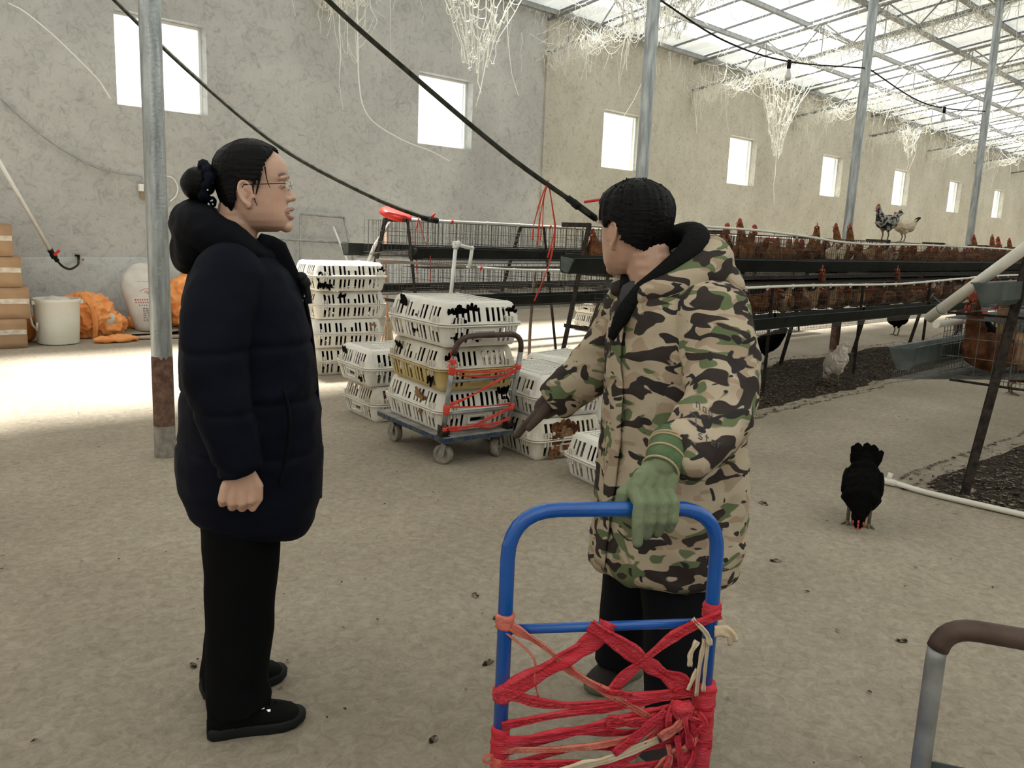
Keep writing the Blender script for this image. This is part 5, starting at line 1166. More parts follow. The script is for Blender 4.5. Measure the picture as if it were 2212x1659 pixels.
g = G(); g.tube(bez([(6.9, 6.72, 0), (6.9, 6.72, .4), (6.93, 6.71, .97)], 4), .018, 8); tag(obj('wooden_prop', g, M['wood'], None, True), 'crooked wooden prop standing under the front of the far empty cages', 'prop')
g = G(); g.tube(bez([(5.62, 4.22, 0), (5.63, 4.21, .4), (5.60, 4.2, .72)], 4), .013, 8); tag(obj('wooden_prop', g, M['wood'], None, True), 'thin wooden prop at the left end of the near cages', 'prop')
T = thing('pvc_riser', 'white pipe riser with elbow standing behind the top trolley crate', 'pipe'); z = 1.258
g = G(); g.tube([(5.22, 6.2, .55), (5.29, 6.2, 1.25)], .019, 12); obj('riser', g, M['pvc_white'], T, True); g = G(); g.tube([(5.285, 6.2, 1.22), (5.29, 6.2, 1.275)], .03, 14); g.tube([(5.26, 6.2, 1.262), (5.33, 6.2, 1.27)], .026, 12); obj('tee', g, M['pvc_white'], T, True)
g = G(); g.tube([(5.29, 6.2, 1.262), (5.50, 6.2, 1.222)], .018, 12); g.tube([(5.50, 6.2, 1.23), (5.47, 6.2, 1.03)], .018, 12); g.ell((5.50, 6.2, 1.225), (.022, .022, .022)); obj('outlet', g, M['pvc_white'], T, True)
# lamp wire with bulbs under the roof
T = thing('lamp_wire', 'dark wire with bare bulbs strung between the steel poles', 'lamp')
g = G(); g.tube(bez([(6.37, 4.86, 3.52), (7.53, 4.84, 3.345), (8.85, 4.84, 3.36), (10.8, 4.86, 3.60)], 10), .009, 6); g.tube(bez([(10.85, 4.86, 3.62), (12.4, 4.84, 3.45), (13.6, 4.84, 3.47), (15.5, 4.86, 3.66)], 10), .009, 6); o = obj('wire', g, M['black_hose'], T, True); o['kind'] = 'stuff'
for p in ((8.86, 4.84, 3.36), (13.6, 4.84, 3.47)):
    g = G(); g.tube([(p[0], p[1], p[2]+.02), (p[0], p[1], p[2]-.07)], .022, 10); b = obj('lamp_holder', g, M['black'], T, True)
    g = G(); g.lathe([(.0, -.20), (.02, -.197), (.035, -.175), (.036, -.155), (.025, -.115), (.016, -.09), (.015, -.07)], p, 16); obj('bulb', g, M['bulb'], b, True)

# ---------------------------------------------------------------- dusty cobwebs
g = G()
def strand(p, L, sway, r=.005):
    n = 4; q = []; a = Vector(p); s = Vector((random.gauss(0, sway), random.gauss(0, sway), 0))
    for i in range(n+1): t = i/n; q.append(a+Vector((0, 0, -L*t))+s*t*t*L+Vector((random.gauss(0, .012), random.gauss(0, .012), 0))*(1 if i else 0))
    g.tube(q, [r*(1-.45*i/n)*random.uniform(.7, 1.4) for i in range(n+1)], 3, False)
def swag(a, b, drop, r=.005):
    a, b = Vector(a), Vector(b); q = [a.lerp(b, i/6)+Vector((random.gauss(0, .01), random.gauss(0, .01), -drop*4*(i/6)*(1-i/6))) for i in range(7)]; g.tube(q, r, 3, False)
YP = list(np.arange(YW-.12, .5, -1.17))
for ti, x in enumerate(TX[1:8]):
    dens = 1.0 if ti < 4 else .6
    for k in range(int(360*dens)):
        y = YW-random.random()**1.5*6.8; L = min(1.3, random.expovariate(6))
        strand((x+random.gauss(0, .05), y, bot_z(y)-.02), L, .12, .0045 if L < .5 else .0065)
        if random.random() < .6: y2 = y-random.uniform(.1, .7); swag((x+random.gauss(0, .08), y, bot_z(y)), (x+random.gauss(0, .2), y2, bot_z(y2)), random.uniform(.05, .35))
    for k in range(int(210*dens)):
        y = YW-random.random()*6; t = random.random(); z = bot_z(y)+(roof_z(y)-bot_z(y))*t; swag((x+random.gauss(0, .03), y, z), (x+random.gauss(0, .3), y-random.uniform(-.5, .5), z-random.uniform(-.3, .5)), random.uniform(0, .15), .004)
for y in YP[:7]:
    for k in range(430):
        x = random.uniform(4, 36); L = min(.6, random.expovariate(11)); strand((x, y+random.gauss(0, .02), roof_z(y)-.01), L, .1, .0045)
for k in range(220):
    x = random.uniform(3, 36); L = min(.9, random.expovariate(4)); strand((x, YW-.1-random.random()*.25, roof_z(YW)-.05-random.random()*.5), L, .1, .0045)
o = obj('cobwebs', g, M['cobweb']); o['kind'] = 'stuff'; tag(o, 'dusty cobweb strands hanging from the roof trusses and purlins', 'cobweb')
def net(label, c, ax, w0, w1, L, n, rows, tail):
    """a hanging rag of cobweb: upright strands that gather, with little swags across"""
    global g
    g = G(); c = Vector(c); ax = Vector(ax).normalized(); nn = ax.cross(Vector((0, 0, 1))); S_ = []
    for i in range(n):
        u = i/(n-1)-.5; q = []; Li = L*(.55+.45*(1-abs(u*1.2))+random.uniform(-.2, .1))
        for k in range(9):
            t = k/8; q.append(c+ax*(u*(w0+(w1-w0)*t**.8)+.04*noise.noise(Vector((u*9, t*4, L))))+nn*.10*noise.noise(Vector((u*5, t*3, 4)))+Vector((0, 0, -Li*t)))
        S_.append(q); g.tube(q, [.007*(1-.3*k/8)*random.uniform(.7, 1.5) for k in range(9)], 3, False)
    for k in range(rows):
        i = random.randrange(n-2); t = random.randrange(0, 8); swag(S_[i][t], S_[i+random.choice((1, 2))][min(8, t+random.randrange(0, 2))], random.uniform(.02, .14), .005)
    for p, Lt in tail: strand(S_[n//2][8] if p is None else c+Vector(p), Lt, .15, .008)
    o = obj('cobweb', g, M['cobweb']); o['kind'] = 'stuff'; return tag(o, label, 'cobweb', 'large cobweb rags')
net('large ragged cobweb hanging above the second window', (8.15, 9.2, 4.75), (.95, -.1, 0), 1.6, .5, 1.25, 15, 150, ((None, .35), ((.55, 0, -.2), 1.2), ((.2, 0, -.6), 1.0)))
net('thick cobweb net hanging to the right of the second pole, under the bulb', (16.3, 9.0, 4.75), (.9, -.2, 0), 2.0, .35, 1.75, 17, 170, ((None, .75), ((-.7, 0, -.1), 1.1)))
net('cobweb wrapped about the top of the second steel pole', (9.8, 7.4, 5.0), (.6, -.8, 0), 2.2, .8, 1.0, 22, 220, ((None, 1.0), ((.3, 0, 0), 2.2), ((-.5, 0, -.3), .9)))
net('cobweb strings dangling over the sixth window', (24.7, 9.6, 4.7), (1, 0, 0), 1.4, .7, 1.0, 8, 40, ((None, .5), ((.5, 0, -.4), 1.2)))
net('thin cobweb strings hanging from the roof left of the second window', (6.75, 10.2, 4.85), (1, 0, 0), .5, .75, 1.25, 6, 14, (((-.2, 0, -.5), 1.4),))
net('cobweb rag on the truss between the third and fourth poles', (20.2, 8.2, 5.0), (.5, -.8, 0), 2.2, 1.4, .7, 16, 110, (((.3, 0, 0), 1.2), ((-.3, 0, 0), .9)))
# ---------------------------------------------------------------- people
ZP = [0, .012, .03, .05, .075, .09, .11, .125, .14, .16, .18, .20, .215, .228, .232]
FP = [.062, .090, .094, .092, .090, .090, .089, .086, .092, .094, .090, .076, .054, .024, .004]
BP = [-.005, -.02, -.045, -.060, -.072, -.078, -.084, -.088, -.091, -.091, -.087, -.076, -.058, -.030, -.004]
WP = [.024, .046, .059, .067, .0715, .0725, .0728, .072, .073, .073, .070, .062, .047, .024, .004]
def prof(z): return np.interp(z, ZP, FP), np.interp(z, ZP, BP), np.interp(z, ZP, WP)
def head_pt(z, th, off=0.0):
    f, b, w = prof(z); c, s = math.cos(th), math.sin(th)
    x = (f if c > 0 else -b)*math.copysign(abs(c)**(.82 if c > 0 else .95), c); y = w*math.copysign(abs(s)**.9, s)
    if off:
        n = Vector((x*.9, y*1.3, (z-.115)*.8 if z > .115 else 0)); n = n.normalized() if n.length > 1e-6 else Vector((0, 0, 1)); return Vector((x, y, z))+n*off
    return Vector((x, y, z))
LIPU = [(.087, -.025, .0520), (.097, -.013, .0592), (.1025, 0, .0612), (.097, .013, .0592), (.087, .025, .0520)]
LIPL = [(.087, -.024, .0480), (.095, -.013, .0400), (.0995, 0, .0375), (.095, .013, .0400), (.087, .024, .0480)]
def head_g(g, MX, sc=1.0, wide=1.0):
    """head in local axes (x forward, z up from the chin) added to g through matrix MX"""
    h = G()
    zs = list(np.linspace(0, .232, 48)); h.rings([[head_pt(z, 2*PI*j/64) for j in range(64)] for z in zs])
    h.tube([(.080, 0, .128), (.090, 0, .112), (.101, 0, .094)], [.0075, .0085, .0105], 12); h.ell((.1025, 0, .0895), (.0115, .0125, .010), 14, 10)
    for s in (-1, 1):
        h.ell((.0915, s*.0125, .0865), (.0105, .0078, .0085), 12, 8)
        h.tube([(.090, s*.012, .1415), (.090, s*.032, .1445), (.078, s*.052, .138)], [.006, .0065, .006], 8)
        h.ell((.0775, s*.032, .1205), (.0115, .0155, .0095), 14, 10)
        e = (-.004, s*.0745, .097); h.ell((e[0], s*.075, e[2]), (.016, .0065, .030), 16, 10, Matrix.Rotation(-.2, 3, 'Y'))
        rim = [(e[0]+.017*math.cos(t)-.006*math.sin(t), s*(.0785+.004*max(0, -math.cos(t))), e[2]+.030*math.sin(t)+.002) for t in np.linspace(-.5, 4.4, 16)]; h.tube(rim, .0042, 8); h.ell((e[0]+.003, s*.0765, e[2]-.029), (.0085, .006, .0095), 12, 8)
        h.ell((e[0]+.013, s*.075, e[2]-.004), (.004, .005, .008), 8, 6)
    h.tube(LIPU, [.003, .0052, .0058, .0052, .003], 10); h.tube(LIPL, [.003, .0058, .0072, .0058, .003], 10)
    h.ell((.084, 0, .014), (.018, .022, .016), 14, 10)
    g.add([MX @ (Vector((v[0], v[1]*wide, v[2]))*sc) for v in h.v], h.f)
def paint(me, MXi, sc, base, heady, brow=True):
    """skin tones per vertex: lips, brows, cheeks, mouth gap (the person's own colouring)"""
    c = coords(me); n = len(c); P = np.c_[c, np.ones(n)] @ np.array(MXi).T[:, :3]/sc
    col = np.tile(np.array(base), (n, 1)); rs = np.array([noise.noise(Vector(v*45)) for v in c]); col *= (1+.06*rs)[:, None]
    def near(line, r):
        d = np.full(n, 9.0)
        for a, b in zip(line[:-1], line[1:]):
            a, b = np.array(a), np.array(b); t = np.clip(((P-a) @ (b-a))/((b-a) @ (b-a)), 0, 1); d = np.minimum(d, np.linalg.norm(P-(a+t[:, None]*(b-a)), axis=1))
        return np.clip(1-(d-r)/(r*.35), 0, 1)
    def mixin(w, cc): 
        nonlocal col
        col = col*(1-w[:, None])+np.array(cc)*w[:, None]
    for s in (-1, 1):
        dch = np.linalg.norm((P-np.array((.075, s*.048, .088)))/np.array((.05, .03, .028)), axis=1); mixin(np.clip(1-dch, 0, 1)*.35, (base[0]*1.02, base[1]*.74, base[2]*.66))
        if brow: mixin(near([(.094, s*.016, .146), (.09, s*.034, .1505), (.078, s*.052, .146)], .0042)*.85, (.02, .012, .01))
        mixin(near([(.088, s*.018, .1225), (.087, s*.032, .1235), (.080, s*.045, .1205)], .0022)*.8, (.03, .016, .012))
    for s in (-1, 1): mixin(near([(-.006, s*.081, .108), (.004, s*.081, .098), (-.002, s*.081, .088)], .004)*.55, (base[0]*.5, base[1]*.36, base[2]*.33))  # shade of the ear hollow, painted into the skin colour
    mixin(near(LIPU, .0062)*.85, (.36, .17, .135)); mixin(near(LIPL, .0075)*.85, (.38, .18, .145)); mixin(near([(.088, -.02, .0500), (.092, 0, .0495), (.088, .02, .0500)], .0042), (.05, .014, .012))  # last mix: dark of the mouth gap, painted in as shade
    a = me.color_attributes.new('tone', 'FLOAT_COLOR', 'POINT'); a.data.foreach_set('color', np.c_[col, np.ones(n)].astype(np.float32).ravel())
def hair_shell(cond, off, MX, sc, wide, rough=.003, z0=.0, seed=1, zmax=.2335):
    g = G(); nz_, nt_ = 70, 112; zs = np.linspace(z0, .232, nz_); vs = []; keep = []
    for i, z in enumerate(zs):
        for j in range(nt_):
            th = 2*PI*j/nt_; p = head_pt(z, th, off*(1+.25*noise.noise(Vector((j*.9, z*14, seed))))+rough*noise.noise(Vector((th*14, z*9, seed))))
            q = head_pt(z, th); vs.append(MX @ (Vector((p.x, p.y*wide, p.z))*sc)); keep.append(cond(q.x, q.y, z))
    fs = [(i*nt_+j, i*nt_+(j+1) % nt_, (i+1)*nt_+(j+1) % nt_, (i+1)*nt_+j) for i in range(nz_-1) for j in range(nt_) if keep[i*nt_+j] and keep[i*nt_+(j+1) % nt_] and keep[(i+1)*nt_+j]]
    fs.append(tuple((nz_-1)*nt_+j for j in range(nt_)))
    used = sorted({i for f in fs for i in f}); mp = {u: k for k, u in enumerate(used)}
    g.add([vs[u] for u in used], [tuple(mp[i] for i in f) for f in fs]); me = g.mesh('hair')
    bm = bmesh.new(); bm.from_mesh(me); bmesh.ops.recalc_face_normals(bm, faces=bm.faces); bm.to_mesh(me); bm.free(); return me
def cloth(me, amp, fx, fz, seed, mask=None, noise2=.4):
    """fold a garment: ridged folds along the surface"""
    c = coords(me); nr = np.empty(len(c)*3); me.vertices.foreach_get('normal', nr); nr = nr.reshape(-1, 3); d = np.empty(len(c))
    for i, v in enumerate(c):
        a = noise.noise(Vector((v[0]*fx+seed, v[1]*fx, v[2]*fz))); b = noise.noise(Vector((v[0]*fx*2.6, v[1]*fx*2.6+seed, v[2]*fz*2.3)))
        d[i] = amp*((1-2*abs(a))*.6+noise2*b) 
    if mask is not None: d *= np.array([mask(v) for v in c])
    c += nr*d[:, None]; set_coords(me, c); return me
def oval(cx, cy, z, hd, hw, fdir, n=44, e=.86, tilt=(0, 0)):
    f = Vector((fdir[0], fdir[1], 0)).normalized(); l = Vector((-f.y, f.x, 0)); out = []
    for j in range(n):
        t = 2*PI*j/n; a = hd*math.copysign(abs(math.cos(t))**e, math.cos(t)); b = hw*math.copysign(abs(math.sin(t))**e, math.sin(t)); p = Vector((cx, cy, z))+f*a+l*b; p.z += tilt[0]*a+tilt[1]*b; out.append(p)
    return out
def shoe(T, heel, toe, m, ms, h=.075, w=.05, nm='shoe', laces=False):
    heel, toe = Vector(heel), Vector(toe); d = (toe-heel); L = d.length; d.normalize(); s = Vector((-d.y, d.x, 0)); q = thing(nm, '', ''); del q['label']; del q['category']; q.parent = T
    def P(x, y, z): return heel+d*x+s*y+Vector((0, 0, z))
    st = [(0, .6), (.03, .82), (.12, .86), (.28, .80), (.45, .86), (.62, .98), (.78, .99), (.9, .82), (.97, .5), (1, .2)]
    g = G(); top = []; R_ = []
    for zz, k in ((.0, .93), (.006, .99), (.024, 1.0), (.032, .95)):
        R_.append([P(L*(t*k+(1-k)/2), w*x_*k*sgn, zz+(.012*max(0, .1-t)*3 if zz > .01 else 0)+(.012*max(0, t-.85)*4)) for sgn, seq in ((1, st), (-1, st[::-1])) for t, x_ in seq])
    g.rings(R_); obj('sole', g, M[ms], q, True)
    g = G(); R_ = []
    for k in range(9):
        t = k/8; x = .01+t*.97; wd = np.interp(x, [a for a, b in st], [b for a, b in st])*w*.95; hh = np.interp(t, [0, .15, .35, .5, .65, .8, .93, 1], [h*.9, h*1.05, h*1.05, h*.98, h*.78, h*.62, h*.48, h*.25])
        R_.append([P(L*x, wd*math.copysign(abs(math.cos(a))**.7, math.cos(a)), .026+(hh-.02)*max(0, math.sin(a))**.8 if a <= PI else .024) for a in np.linspace(0, PI, 12)]+[P(L*x, -wd*.9+wd*1.8*u, .022) for u in np.linspace(0, 1, 6)[1:-1]])
    g.rings(R_); obj('upper', g, M[m], q, True)
    if laces:
        g = G()
        for k in range(4):
            x = L*(.56+.06*k); z = h*(.90-.13*k)+.010
            g.tube([P(x, -w*.62, z-.012), P(x+.004, 0, z+.006), P(x, w*.62, z-.012)], .0035, 6)
        obj('laces', g, M['shoe'], q, True); g = G()
        for k in range(4):
            for sg in (-1, 1): x = L*(.55+.06*k); g.box(P(x, sg*w*.62, h*(.84-.12*k)+.004), (.011, .007, .006), Matrix.Rotation(.6*sg, 3, d))
        o = obj('eyelets', g, M['steel'], q); o['kind'] = 'stuff'
    return q
def chain(g, pts, rs, n=12):
    P = [Vector(p) for p in pts]
    for a, b, ra, rb in zip(P[:-1], P[1:], rs[:-1], rs[1:]):
        k = max(3, int((b-a).length/(min(ra, rb)*.5)))
        for i in range(k+1): t = i/k; r = ra+(rb-ra)*t; g.ell(a.lerp(b, t), (r, r, r), n, 8)

# ------------------------------------------------------------ the woman (local x = the way she faces, y = away from the camera)
WO = thing('person', 'woman in a long navy hooded coat and glasses, black hair in a bun', 'person', (1.06, 2.13, 0), math.atan2(-.446, .895))
HX = Matrix.Translation((.036, .0, 1.372)) @ Matrix.Rotation(R(-9), 4, 'Z') @ Matrix.Rotation(R(-2), 4, 'Y'); HS = 1.0; HWD = 1.03
g = G(); head_g(g, HX, HS, HWD)
chain(g, [(.0, 0, 1.42), (-.02, 0, 1.34), (-.03, 0, 1.26)], [.058, .058, .075])
g.rings([oval(-.01, 0, 1.30, .07, .10, (1, 0)), oval(0, 0, 1.22, .09, .16, (1, 0)), oval(.01, 0, 1.0, .10, .15, (1, 0)), oval(.0, 0, .8, .11, .16, (1, 0)), oval(-.01, 0, .66, .10, .155, (1, 0)), oval(-.01, 0, .60, .07, .12, (1, 0))])
for s in (-1, 1): chain(g, [(-.01, s*.085, .66), (-.015, s*.085, .36), (-.03, s*.09+(-.05 if s < 0 else .0), .06)], [.075, .055, .04], 10)
SHO = {-1: [(-.03, -.165, 1.265), (-.058, -.218, 1.15), (-.066, -.25, 1.04), (-.036, -.265, .90), (-.008, -.268, .795)], 1: [(-.03, .165, 1.265), (-.05, .22, 1.15), (-.05, .245, 1.04), (-.01, .25, .90), (.01, .25, .79)]}
for s in (-1, 1):
    a = SHO[s]; chain(g, a, [.05, .045, .04, .036, .026], 10); w = Vector(a[-1]); y = w.y
    # a loosely closed fist: four unequal fingers curled inwards, thumb down the front
    kn = [(-.046, .716, .0112, .0), (-.023, .708, .0125, .003), (.001, .706, .013, .004), (.023, .711, .0128, .002)]
    for i, (dx, zk, r, yy) in enumerate(kn):
        K = Vector((w.x+dx, y+s*.004, zk)); chain(g, [w+Vector((dx*.35, 0, -.01)), Vector((w.x+dx*.8, y+s*.004, zk+.03)), K], [.017, .0145, r+.001], 10)
        ln = (.021, .027, .030, .028)[i]
        chain(g, [K, K+Vector((.0, -s*ln*.75, -ln*.72)), K+Vector((.002, -s*ln*1.7, -ln*.45)), K+Vector((.004, -s*ln*1.55, .012))], [r, r*.97, r*.9, r*.82], 10)
    chain(g, [w+Vector((.018, 0, -.015)), w+Vector((.038, -s*.004, -.052)), w+Vector((.040, -s*.008, -.085)), w+Vector((.026, -s*.014, -.112))], [.017, .0155, .0128, .0108], 10)
me = remesh(g, 'body', .0030, 2)
paint(me, HX.inverted(), HS, (.60, .37, .27), None); me.materials.append(M['skin']); obj('body', me, None, WO)
for s in (-1, 1):
    e = thing('eye', '', ''); del e['label']; del e['category']; e.parent = WO; p = HX @ Vector((.0775, s*.0315*HWD, .1195)); 
    g = G(); g.ell(p, (.0105, .0115, .0072), 16, 12); obj('eyeball', g, M['eye_white'], e, True); g = G(); g.ell(HX @ Vector((.0865, s*.0315*HWD, .1195)), (.0028, .0052, .0052), 12, 8); obj('iris', g, M['iris'], e, True)
g = G()
for k in range(6): t = (k-2.5)*.0058; g.box(HX @ Vector((.0965-.9*abs(t)*abs(t)*30*.6, t, .0535)), (.006, .0052, .0070))
o = obj('teeth', g, M['tooth'], WO); o['kind'] = 'stuff'
def wh(x, y, z):
    xh = np.interp(z, [0, .03, .05, .075, .09, .10, .112, .125, .14, .16, .18, .20, .215, .232], [-.045, -.050, -.042, -.030, -.024, .010, .018, .022, .034, .040, .050, .062, .066, .09])
    if -.028 < x < .018 and .062 < z < .128 and abs(y) > .045 and ((x+.004)/.021)**2+((z-.097)/.034)**2 < 1: return False
    return x < xh+.004*noise.noise(Vector((z*60, y*40, 2))) and z > .012
me = hair_shell(wh, .0095, HX, HS, HWD, .002, .012); me = solid(me, .006); me.shade_smooth(); me.materials.append(M['hair']); obj('hair', me, None, WO)
g = G()
for k, (pts, r) in enumerate((([(.045, -.073, .165), (.047, -.078, .15), (.050, -.077, .128), (.056, -.074, .112)], .0022), ([(.034, -.077, .15), (.030, -.081, .13), (.024, -.081, .108), (.020, -.080, .095)], .0045), ([(.016, -.08, .13), (.014, -.083, .11), (.016, -.081, .085), (.022, -.078, .066)], .0028), ([(.050, .070, .165), (.052, .074, .145), (.054, .072, .12)], .003))):
    g.tube([HX @ Vector(p) for p in bez(pts, 5)], [r*(1-.7*i/15) for i in range(16)], 6)
obj('hair_strand', g, M['hair'], WO, True)['kind'] = 'stuff'
g = G(); g.ell((-.105, .0, 1.490), (.042, .045, .043), 20, 14); g.ell((-.08, .01, 1.515), (.03, .03, .03), 14, 10); me = g.mesh('hair_bun'); c = coords(me)
for i in range(len(c)): c[i] += .006*np.array(noise.noise_vector(Vector(c[i]*30)))
set_coords(me, c); me.materials.append(M['hair']); obj('hair_bun', me, None, WO, True)
g = G(); P = []
for k in range(40):
    t = 2*PI*k/40; a = Vector((-.068, .002, 1.487)); P.append(a+Vector((-.012+.008*math.sin(3*t), (.046+.006*math.sin(9*t))*math.cos(t), (.046+.006*math.cos(7*t))*math.sin(t))))
g.tube(P, [.013+.004*math.sin(k*1.9) for k in range(40)], 8, closed=True); obj('scrunchie', g, M['navy'], WO, True)
g = G()
for k in range(9): t = .3+k*.35; p = Vector((-.072+.006*math.sin(5*t), -.047+.010*math.cos(t*2), 1.466+.03*math.cos(t*1.3))); g.ell(p, (.0022, .0022, .0022), 6, 5)
obj('beads', g, M['white'], WO)['kind'] = 'stuff'
gs = thing('glasses', '', ''); del gs['label']; del gs['category']; gs.parent = WO
for s in (-1, 1):
    L_ = [Vector((.101-.010*abs(math.cos(t)) *(1 if s*math.cos(t) > 0 else 0), s*.032+.0235*math.cos(t), .1165+.0155*math.copysign(abs(math.sin(t))**.8, math.sin(t)))) for t in np.linspace(0, 2*PI, 28)[:-1]]
    L_ = [HX @ Vector((v.x, v.y*HWD, v.z)) for v in L_]; g = G(); fw_ = HX.to_3x3() @ Vector((.0014, 0, 0)); k = len(L_); g.add(L_+[v+fw_ for v in L_], [tuple(range(k)), tuple(range(k, 2*k))[::-1]]+[(i, (i+1) % k, k+(i+1) % k, k+i) for i in range(k)]); obj('lens', g, M['lens'], gs)
    g = G(); g.tube(L_[:15], .0011, 6); obj('rim_wire', g, M['steel'], gs, True)
    g = G(); g.tube([HX @ Vector(p) for p in ((.094, s*.057, .124), (.085, s*.070, .124), (.03, s*.083, .121), (-.008, s*.083, .120), (-.022, s*.080, .098))], .0014, 6); obj('temple', g, M['black'], gs, True)
g = G(); g.tube([HX @ Vector(p) for p in ((.100, -.011, .121), (.106, 0, .125), (.100, .011, .121))], .0013, 6); g.tube([HX @ Vector(p) for p in ((.099, -.010, .116), (.094, -.008, .108))], .0012, 5); obj('bridge', g, M['steel'], gs, True)
# coat
g = G(); F1 = (1, 0)
g.rings([oval(.005, 0, 1.345, .070, .085, F1), oval(.0, 0, 1.315, .092, .135, F1), oval(.0, 0, 1.27, .125, .185, F1), oval(.005, 0, 1.19, .155, .205, F1), oval(.012, 0, 1.10, .170, .21, F1), oval(.018, 0, 1.0, .178, .21, F1), oval(.02, 0, .88, .186, .215, F1), oval(.017, 0, .76, .195, .22, F1), oval(.017, 0, .67, .192, .22, F1, tilt=(-.05, 0)), oval(.02, 0, .592, .172, .205, F1, tilt=(-.12, 0)), oval(.025, 0, .562, .145, .185, F1, tilt=(-.13, 0))])
for s in (-1, 1):
    a = SHO[s]; g.tube(bez([a[0], a[1], a[2], a[3], tuple(Vector(a[4])+Vector((.0, 0, -.012)))], 6), [float(v) for v in np.interp(np.linspace(0, 1, 25), [0, .25, .5, .75, 1], [.082, .083, .076, .066, .053])], 24); g.ell(a[0], (.085, .08, .08), 20, 14)
me = remesh(g, 'coat', .0085, 3); cloth(me, .008, 7, 9, 3, lambda v: 1.0 if v[2] < 1.28 else .5)
c = coords(me)    # stitched quilting: shallow level seams
nr = np.empty(len(c)*3); me.vertices.foreach_get('normal', nr); nr = nr.reshape(-1, 3)
for zq in (1.085, .94, .80): c -= nr*(.005*np.exp(-((c[:, 2]-zq-.02*np.array([noise.noise(Vector((v[0]*4, v[1]*4, zq))) for v in c]))/.008)**2))[:, None]
set_coords(me, c); me.materials.append(M['navy']); obj('coat', me, None, WO)
g = G(); P = [Vector((.028+.095*math.cos(t)-.045, .108*math.sin(t), 1.336+.048*(-math.cos(t)))) for t in np.linspace(.45, 2*PI-.45, 26)]
g.tube(P, [float(np.interp(abs(k-12.5)/12.5, [0, .5, 1], [.064, .054, .03])) for k in range(26)], 16); g.ell((-.112, 0, 1.325), (.058, .105, .07), 20, 14, Matrix.Rotation(.5, 3, 'Y')); g.ell((-.105, 0, 1.385), (.045, .08, .045), 16, 12)
me = remesh(g, 'hood', .008, 3); cloth(me, .010, 12, 12, 8); me.materials.append(M['navy_hood']); obj('hood', me, None, WO)
for s in (-1, 1):
    g = G(); R_ = []
    for k, (p, w_) in enumerate((((.045, s*.092, 1.342), .026), ((.078, s*.080, 1.325), .036), ((.103, s*.06, 1.30), .047), ((.135, s*.035, 1.235), .04), ((.155, s*.02, 1.19), .025))):
        p = Vector(p); R_.append([p+Vector((.012*math.cos(t), .4*w_*math.sin(t), w_*math.cos(t+.4))) for t in np.linspace(0, 2*PI, 15)[:-1]])
    g.rings(R_); obj('collar_flap', g, M['navy_hood'], WO, True)
g = G(); P = bez([(.165, -.03, 1.20), (.182, -.028, 1.1), (.194, -.026, .98), (.202, -.026, .86), (.208, -.026, .74), (.205, -.026, .63)], 6)
R_ = [[p+Vector((.006*math.cos(t), .026*math.sin(t), 0)) for t in np.linspace(0, 2*PI, 13)[:-1]] for p in P]; g.rings(R_); obj('placket', g, M['navy'], WO, True)
g = G(); g.ell((.108, -.105, 1.247), (.006, .006, .007), 12, 8); obj('snap_button', g, M['white'], WO, True)
g = G(); g.tube(bez([(.15, -.03, 1.25), (.165, -.035, 1.245), (.172, -.04, 1.215), (.176, -.04, 1.185)], 5), [.014]*8+[.009]*8, 8); g.ell((.155, -.03, 1.255), (.018, .02, .015), 12, 8); obj('neck_bow', g, M['black'], WO, True)
g = G(); g.tube(bez([(.10, -.222, .98), (.112, -.226, .90), (.105, -.232, .82), (.085, -.238, .73)], 6), .005, 8); obj('pocket_welt', g, M['navy_hood'], WO, True)
g = G(); g.tube([(.066, -.035, 1.345), (.082, -.02, 1.325), (.088, 0, 1.315), (.082, .02, 1.325), (.066, .035, 1.345)], .007, 8); obj('inner_collar', g, M['steel'], WO, True); g = G(); g.ell((.05, 0, 1.31), (.05, .07, .03), 16, 10); obj('undershirt', g, M['black'], WO, True)
# trousers and shoes
g = G()
for s, pts in ((-1, [(-.012, -.09, .64), (-.012, -.095, .45), (-.020, -.105, .28), (-.030, -.125, .14), (-.022, -.14, .062)]), (1, [(-.012, .085, .64), (-.012, .085, .45), (-.022, .085, .28), (-.042, .08, .14), (-.055, .075, .055)])):
    R_ = [oval(p[0], p[1], p[2], a, b, F1, 32, 1) for p, (a, b) in zip(pts, ((.105, .10), (.098, .092), (.09, .085), (.082, .078), (.086, .08)))]
    R_[-1] = [v+Vector((0, 0, .028*max(0, (v.x-pts[-1][0])/.08))) for v in R_[-1]]; g.rings(R_)
me = remesh(g, 'trousers', .008, 2); cloth(me, .006, 8, 6, 5); me.materials.append(M['black_cloth']); obj('trousers', me, None, WO)
shoe(WO, (-.112, -.150, 0), (.155, -.142, 0), 'shoe', 'sole', .085, .05, 'shoe', True); shoe(WO, (-.135, .055, 0), (.115, .118, 0), 'shoe', 'sole', .085, .05, 'shoe', True)

# ------------------------------------------------------------ the man (same axes: x = picture right, y = away from the camera)
MA = thing('person', 'man in a camouflage coat, head turned away, one gloved hand on the blue trolley', 'person', (1.847, 1.376, 0), math.atan2(-.802, .597))
f_ = Vector((-.866, -.5, 0)); l_ = Vector((.5, -.866, 0))
HX = Matrix.Translation((-.026, .01, 1.300)) @ Matrix.Rotation(math.atan2(.72, -.69), 4, 'Z') @ Matrix.Rotation(R(4), 4, 'Y'); HS = 1.04; HWD = 1.07
g = G(); head_g(g, HX, HS, HWD)
chain(g, [(-.010, .0, 1.38), (.02, -.01, 1.30), (.06, -.01, 1.22)], [.064, .064, .08])
g.rings([oval(.06, 0, 1.26, .07, .12, f_), oval(.075, 0, 1.18, .10, .17, f_), oval(.09, 0, .95, .11, .16, f_), oval(.10, 0, .7, .115, .165, f_), oval(.10, 0, .56, .08, .13, f_)])
